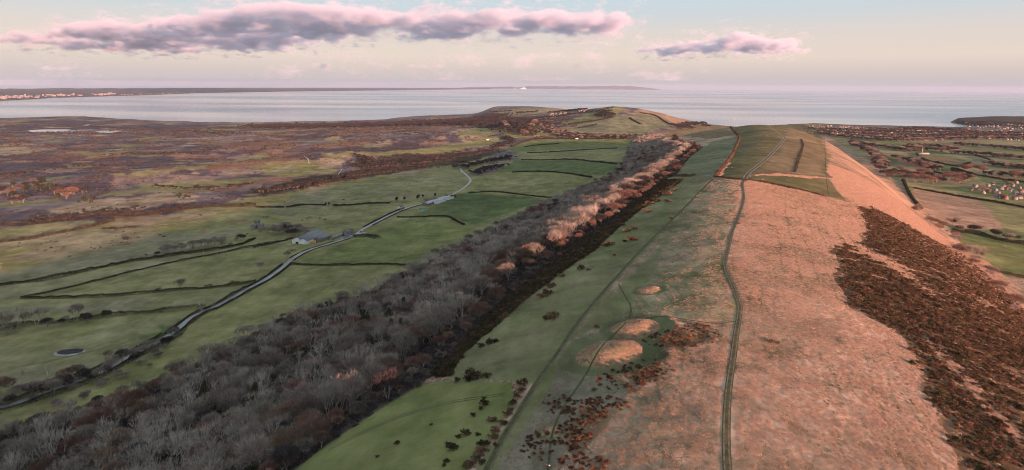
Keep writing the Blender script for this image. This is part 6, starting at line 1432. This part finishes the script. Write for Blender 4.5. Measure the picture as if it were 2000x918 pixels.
# ------------------------------------------------------------------ clouds (outside the haze, real depth: seen from below and in front)
def cloud_mat(name, dens, scale):
    m = bpy.data.materials.new(name); m.use_nodes = True; nt = m.node_tree; nt.nodes.clear(); N, L = nt.nodes, nt.links
    out = N.new('ShaderNodeOutputMaterial'); pv = N.new('ShaderNodeVolumePrincipled'); pv.inputs['Density Attribute'].default_value = ''
    pv.inputs['Color'].default_value = (0.85, 0.855, 0.94, 1); pv.inputs['Anisotropy'].default_value = 0.1
    at = N.new('ShaderNodeAttribute'); at.attribute_name = 'density'
    tc = N.new('ShaderNodeTexCoord'); mp = N.new('ShaderNodeMapping'); mp.inputs['Scale'].default_value = (1, .7, 2.2); L.new(tc.outputs['Object'], mp.inputs['Vector'])
    no = N.new('ShaderNodeTexNoise'); no.inputs['Scale'].default_value = 1 / scale; no.inputs['Detail'].default_value = 6; no.inputs['Roughness'].default_value = .64; L.new(mp.outputs[0], no.inputs['Vector'])
    nm = N.new('ShaderNodeMapRange'); nm.inputs['From Min'].default_value = .30; nm.inputs['From Max'].default_value = .70; nm.inputs['To Min'].default_value = -.75; nm.inputs['To Max'].default_value = .55; L.new(no.outputs['Fac'], nm.inputs['Value'])
    ad = N.new('ShaderNodeMath'); ad.operation = 'ADD'; L.new(at.outputs['Fac'], ad.inputs[0]); L.new(nm.outputs[0], ad.inputs[1])
    mr = N.new('ShaderNodeMapRange'); mr.interpolation_type = 'SMOOTHSTEP'; mr.inputs['From Min'].default_value = .12; mr.inputs['From Max'].default_value = 1.0; mr.inputs['To Min'].default_value = 0.0; mr.inputs['To Max'].default_value = dens
    L.new(ad.outputs[0], mr.inputs['Value']); L.new(mr.outputs[0], pv.inputs['Density']); L.new(pv.outputs[0], out.inputs['Volume'])
    return m
def at_height(u, v, z):
    dx, dy, dz = pix_dir(u, v); k = (z - CAM_Z) / dz; return np.stack([dx * k, dy * k], -1)
_ico = bmesh.new(); bmesh.ops.create_icosphere(_ico, subdivisions=2, radius=1); _iv = np.array([v.co[:] for v in _ico.verts]); _if = np.array([[v.index for v in f.verts] for f in _ico.faces]); _ico.free()
def cloud(px, z, n, r0, r1, thick, label, dens, scale, seed, voxel, name='cloud'):
    g2 = np.random.default_rng(seed); px = np.asarray(px, float); lo, hi = px.min(0), px.max(0); C = []
    while len(C) < n:
        q = g2.uniform(lo, hi, (n * 3, 2)); C += list(q[in_poly(q[:, 0], q[:, 1], px)])
    C = np.array(C[:n]); dp = poly_sdf(C[:, 0], C[:, 1], px)
    P = at_height(C[:, 0], C[:, 1], z + 0.0); dist = np.hypot(P[:, 0], P[:, 1])
    r = np.minimum(g2.uniform(r0, r1, n), np.maximum(dp, 1.2) / F * dist * 1.0 + 70)
    zc = z + g2.uniform(-.25, .6, n) * thick * sstep(0, 14, dp)
    S = np.stack([r * 1.25, r * 1.6, r * .62], 1)
    V_ = (_iv[None] * S[:, None] + np.column_stack([P, zc])[:, None]).reshape(-1, 3)
    F_ = (_if[None] + (np.arange(n) * len(_iv))[:, None, None]).reshape(-1, 3)
    c0 = V_.mean(0); tmp = bpy.data.objects.new('tmp_cloud', mesh_np('tmp_cloud', V_ - c0, F_)); COL.objects.link(tmp)
    md = tmp.modifiers.new('remesh', 'REMESH'); md.mode = 'VOXEL'; md.voxel_size = voxel; md.use_smooth_shade = True
    ev = tmp.evaluated_get(bpy.context.evaluated_depsgraph_get()); me = bpy.data.meshes.new_from_object(ev)
    k = len(me.vertices); co = np.empty(k * 3, np.float32); me.vertices.foreach_get('co', co); co = co.reshape(-1, 3)
    no = np.empty(k * 3, np.float32); me.vertices.foreach_get('normal', no); no = no.reshape(-1, 3)
    a = co[:, 0] + .6 * co[:, 2]; b_ = co[:, 1] * .8 + 1.1 * co[:, 2]
    d = .75 * voxel * fbm(a, b_, voxel * 5, 3, seed + 1) + 1.0 * voxel * fbm(a, b_, voxel * 13, 2, seed + 2)
    me.vertices.foreach_set('co', (co + no * d[:, None]).astype(np.float32).ravel()); me.update()
    bpy.data.objects.remove(tmp)
    me.materials.clear(); me.materials.append(cloud_mat(name + '_vapour', dens, scale))
    src = bpy.data.objects.new(name + '_outline', me); src.location = c0          # the outline the vapour fills; not part of the scene itself
    vol = bpy.data.volumes.new(name); vol.materials.append(me.materials[0])
    o = bpy.data.objects.new(name, vol); COL.objects.link(o); o.location = c0
    md = o.modifiers.new('vapour', 'MESH_TO_VOLUME'); md.object = src; md.resolution_mode = 'VOXEL_SIZE'; md.voxel_size = voxel * .9; md.interior_band_width = voxel * 3.6; md.density = 1.0
    return tag(o, label, 'cloud')
BANK = [(-60, 78), (0, 70), (40, 64), (100, 68), (130, 52), (200, 44), (280, 46), (340, 40), (345, 28), (400, 30), (455, 24), (450, 14), (520, 12), (600, 14), (680, 16), (760, 22), (880, 24), (1000, 22), (1080, 26), (1180, 28), (1242, 40), (1225, 62), (1180, 74), (1120, 72), (1050, 66), (1000, 76), (960, 66), (930, 72), (895, 84), (850, 80), (790, 72), (740, 62), (700, 76), (640, 88), (560, 92), (600, 98), (625, 106), (540, 104), (440, 104), (340, 108), (240, 102), (140, 98), (40, 90), (-60, 88)]
cloud(BANK, 1400, 1500, 110, 330, 260, 'long grey and pink cloud bank stretching over the bay from the left', .0056, 480, 1, 42)
SMALL = [(1240, 98), (1270, 88), (1330, 84), (1400, 78), (1415, 68), (1440, 65), (1495, 68), (1470, 76), (1560, 78), (1568, 90), (1530, 106), (1450, 108), (1400, 104), (1340, 112), (1280, 112)]
cloud(SMALL, 1400, 420, 110, 300, 220, 'small pink edged cloud alone right of the long cloud bank', .0056, 430, 2, 42)
cloud([(430, 130), (560, 122), (700, 118), (850, 122), (980, 118), (1150, 124), (1280, 120), (1420, 124), (1350, 132), (1200, 136), (1050, 134), (900, 138), (700, 134), (560, 138)], 1500, 260, 300, 900, 120, 'faint mauve veil of cloud low over the sea horizon', .0009, 2600, 3, 120)
cloud([(40, 134), (100, 126), (150, 128), (210, 136), (120, 140)], 1500, 60, 200, 600, 120, 'faint pink puffs of cloud low over the left coast', .0008, 900, 4, 110)
cloud([(1062, 108), (1085, 106), (1112, 109), (1085, 112)], 1400, 14, 80, 160, 40, 'tiny thin cloud wisp below the long cloud bank', .003, 300, 5, 40)
cloud([(390, -8), (430, -6), (440, 1), (400, 2)], 1400, 14, 50, 100, 40, 'tiny cloud scrap at the top above the long cloud bank', .004, 250, 6, 30)
cloud([(818, 12), (850, 8), (858, 16), (825, 18)], 1400, 14, 60, 120, 40, 'little torn cloud just above the middle of the cloud bank', .004, 250, 7, 30)
cloud([(672, 102), (700, 100), (712, 104), (690, 107)], 1400, 14, 60, 120, 40, 'small torn cloud below the middle of the cloud bank', .004, 250, 8, 34)
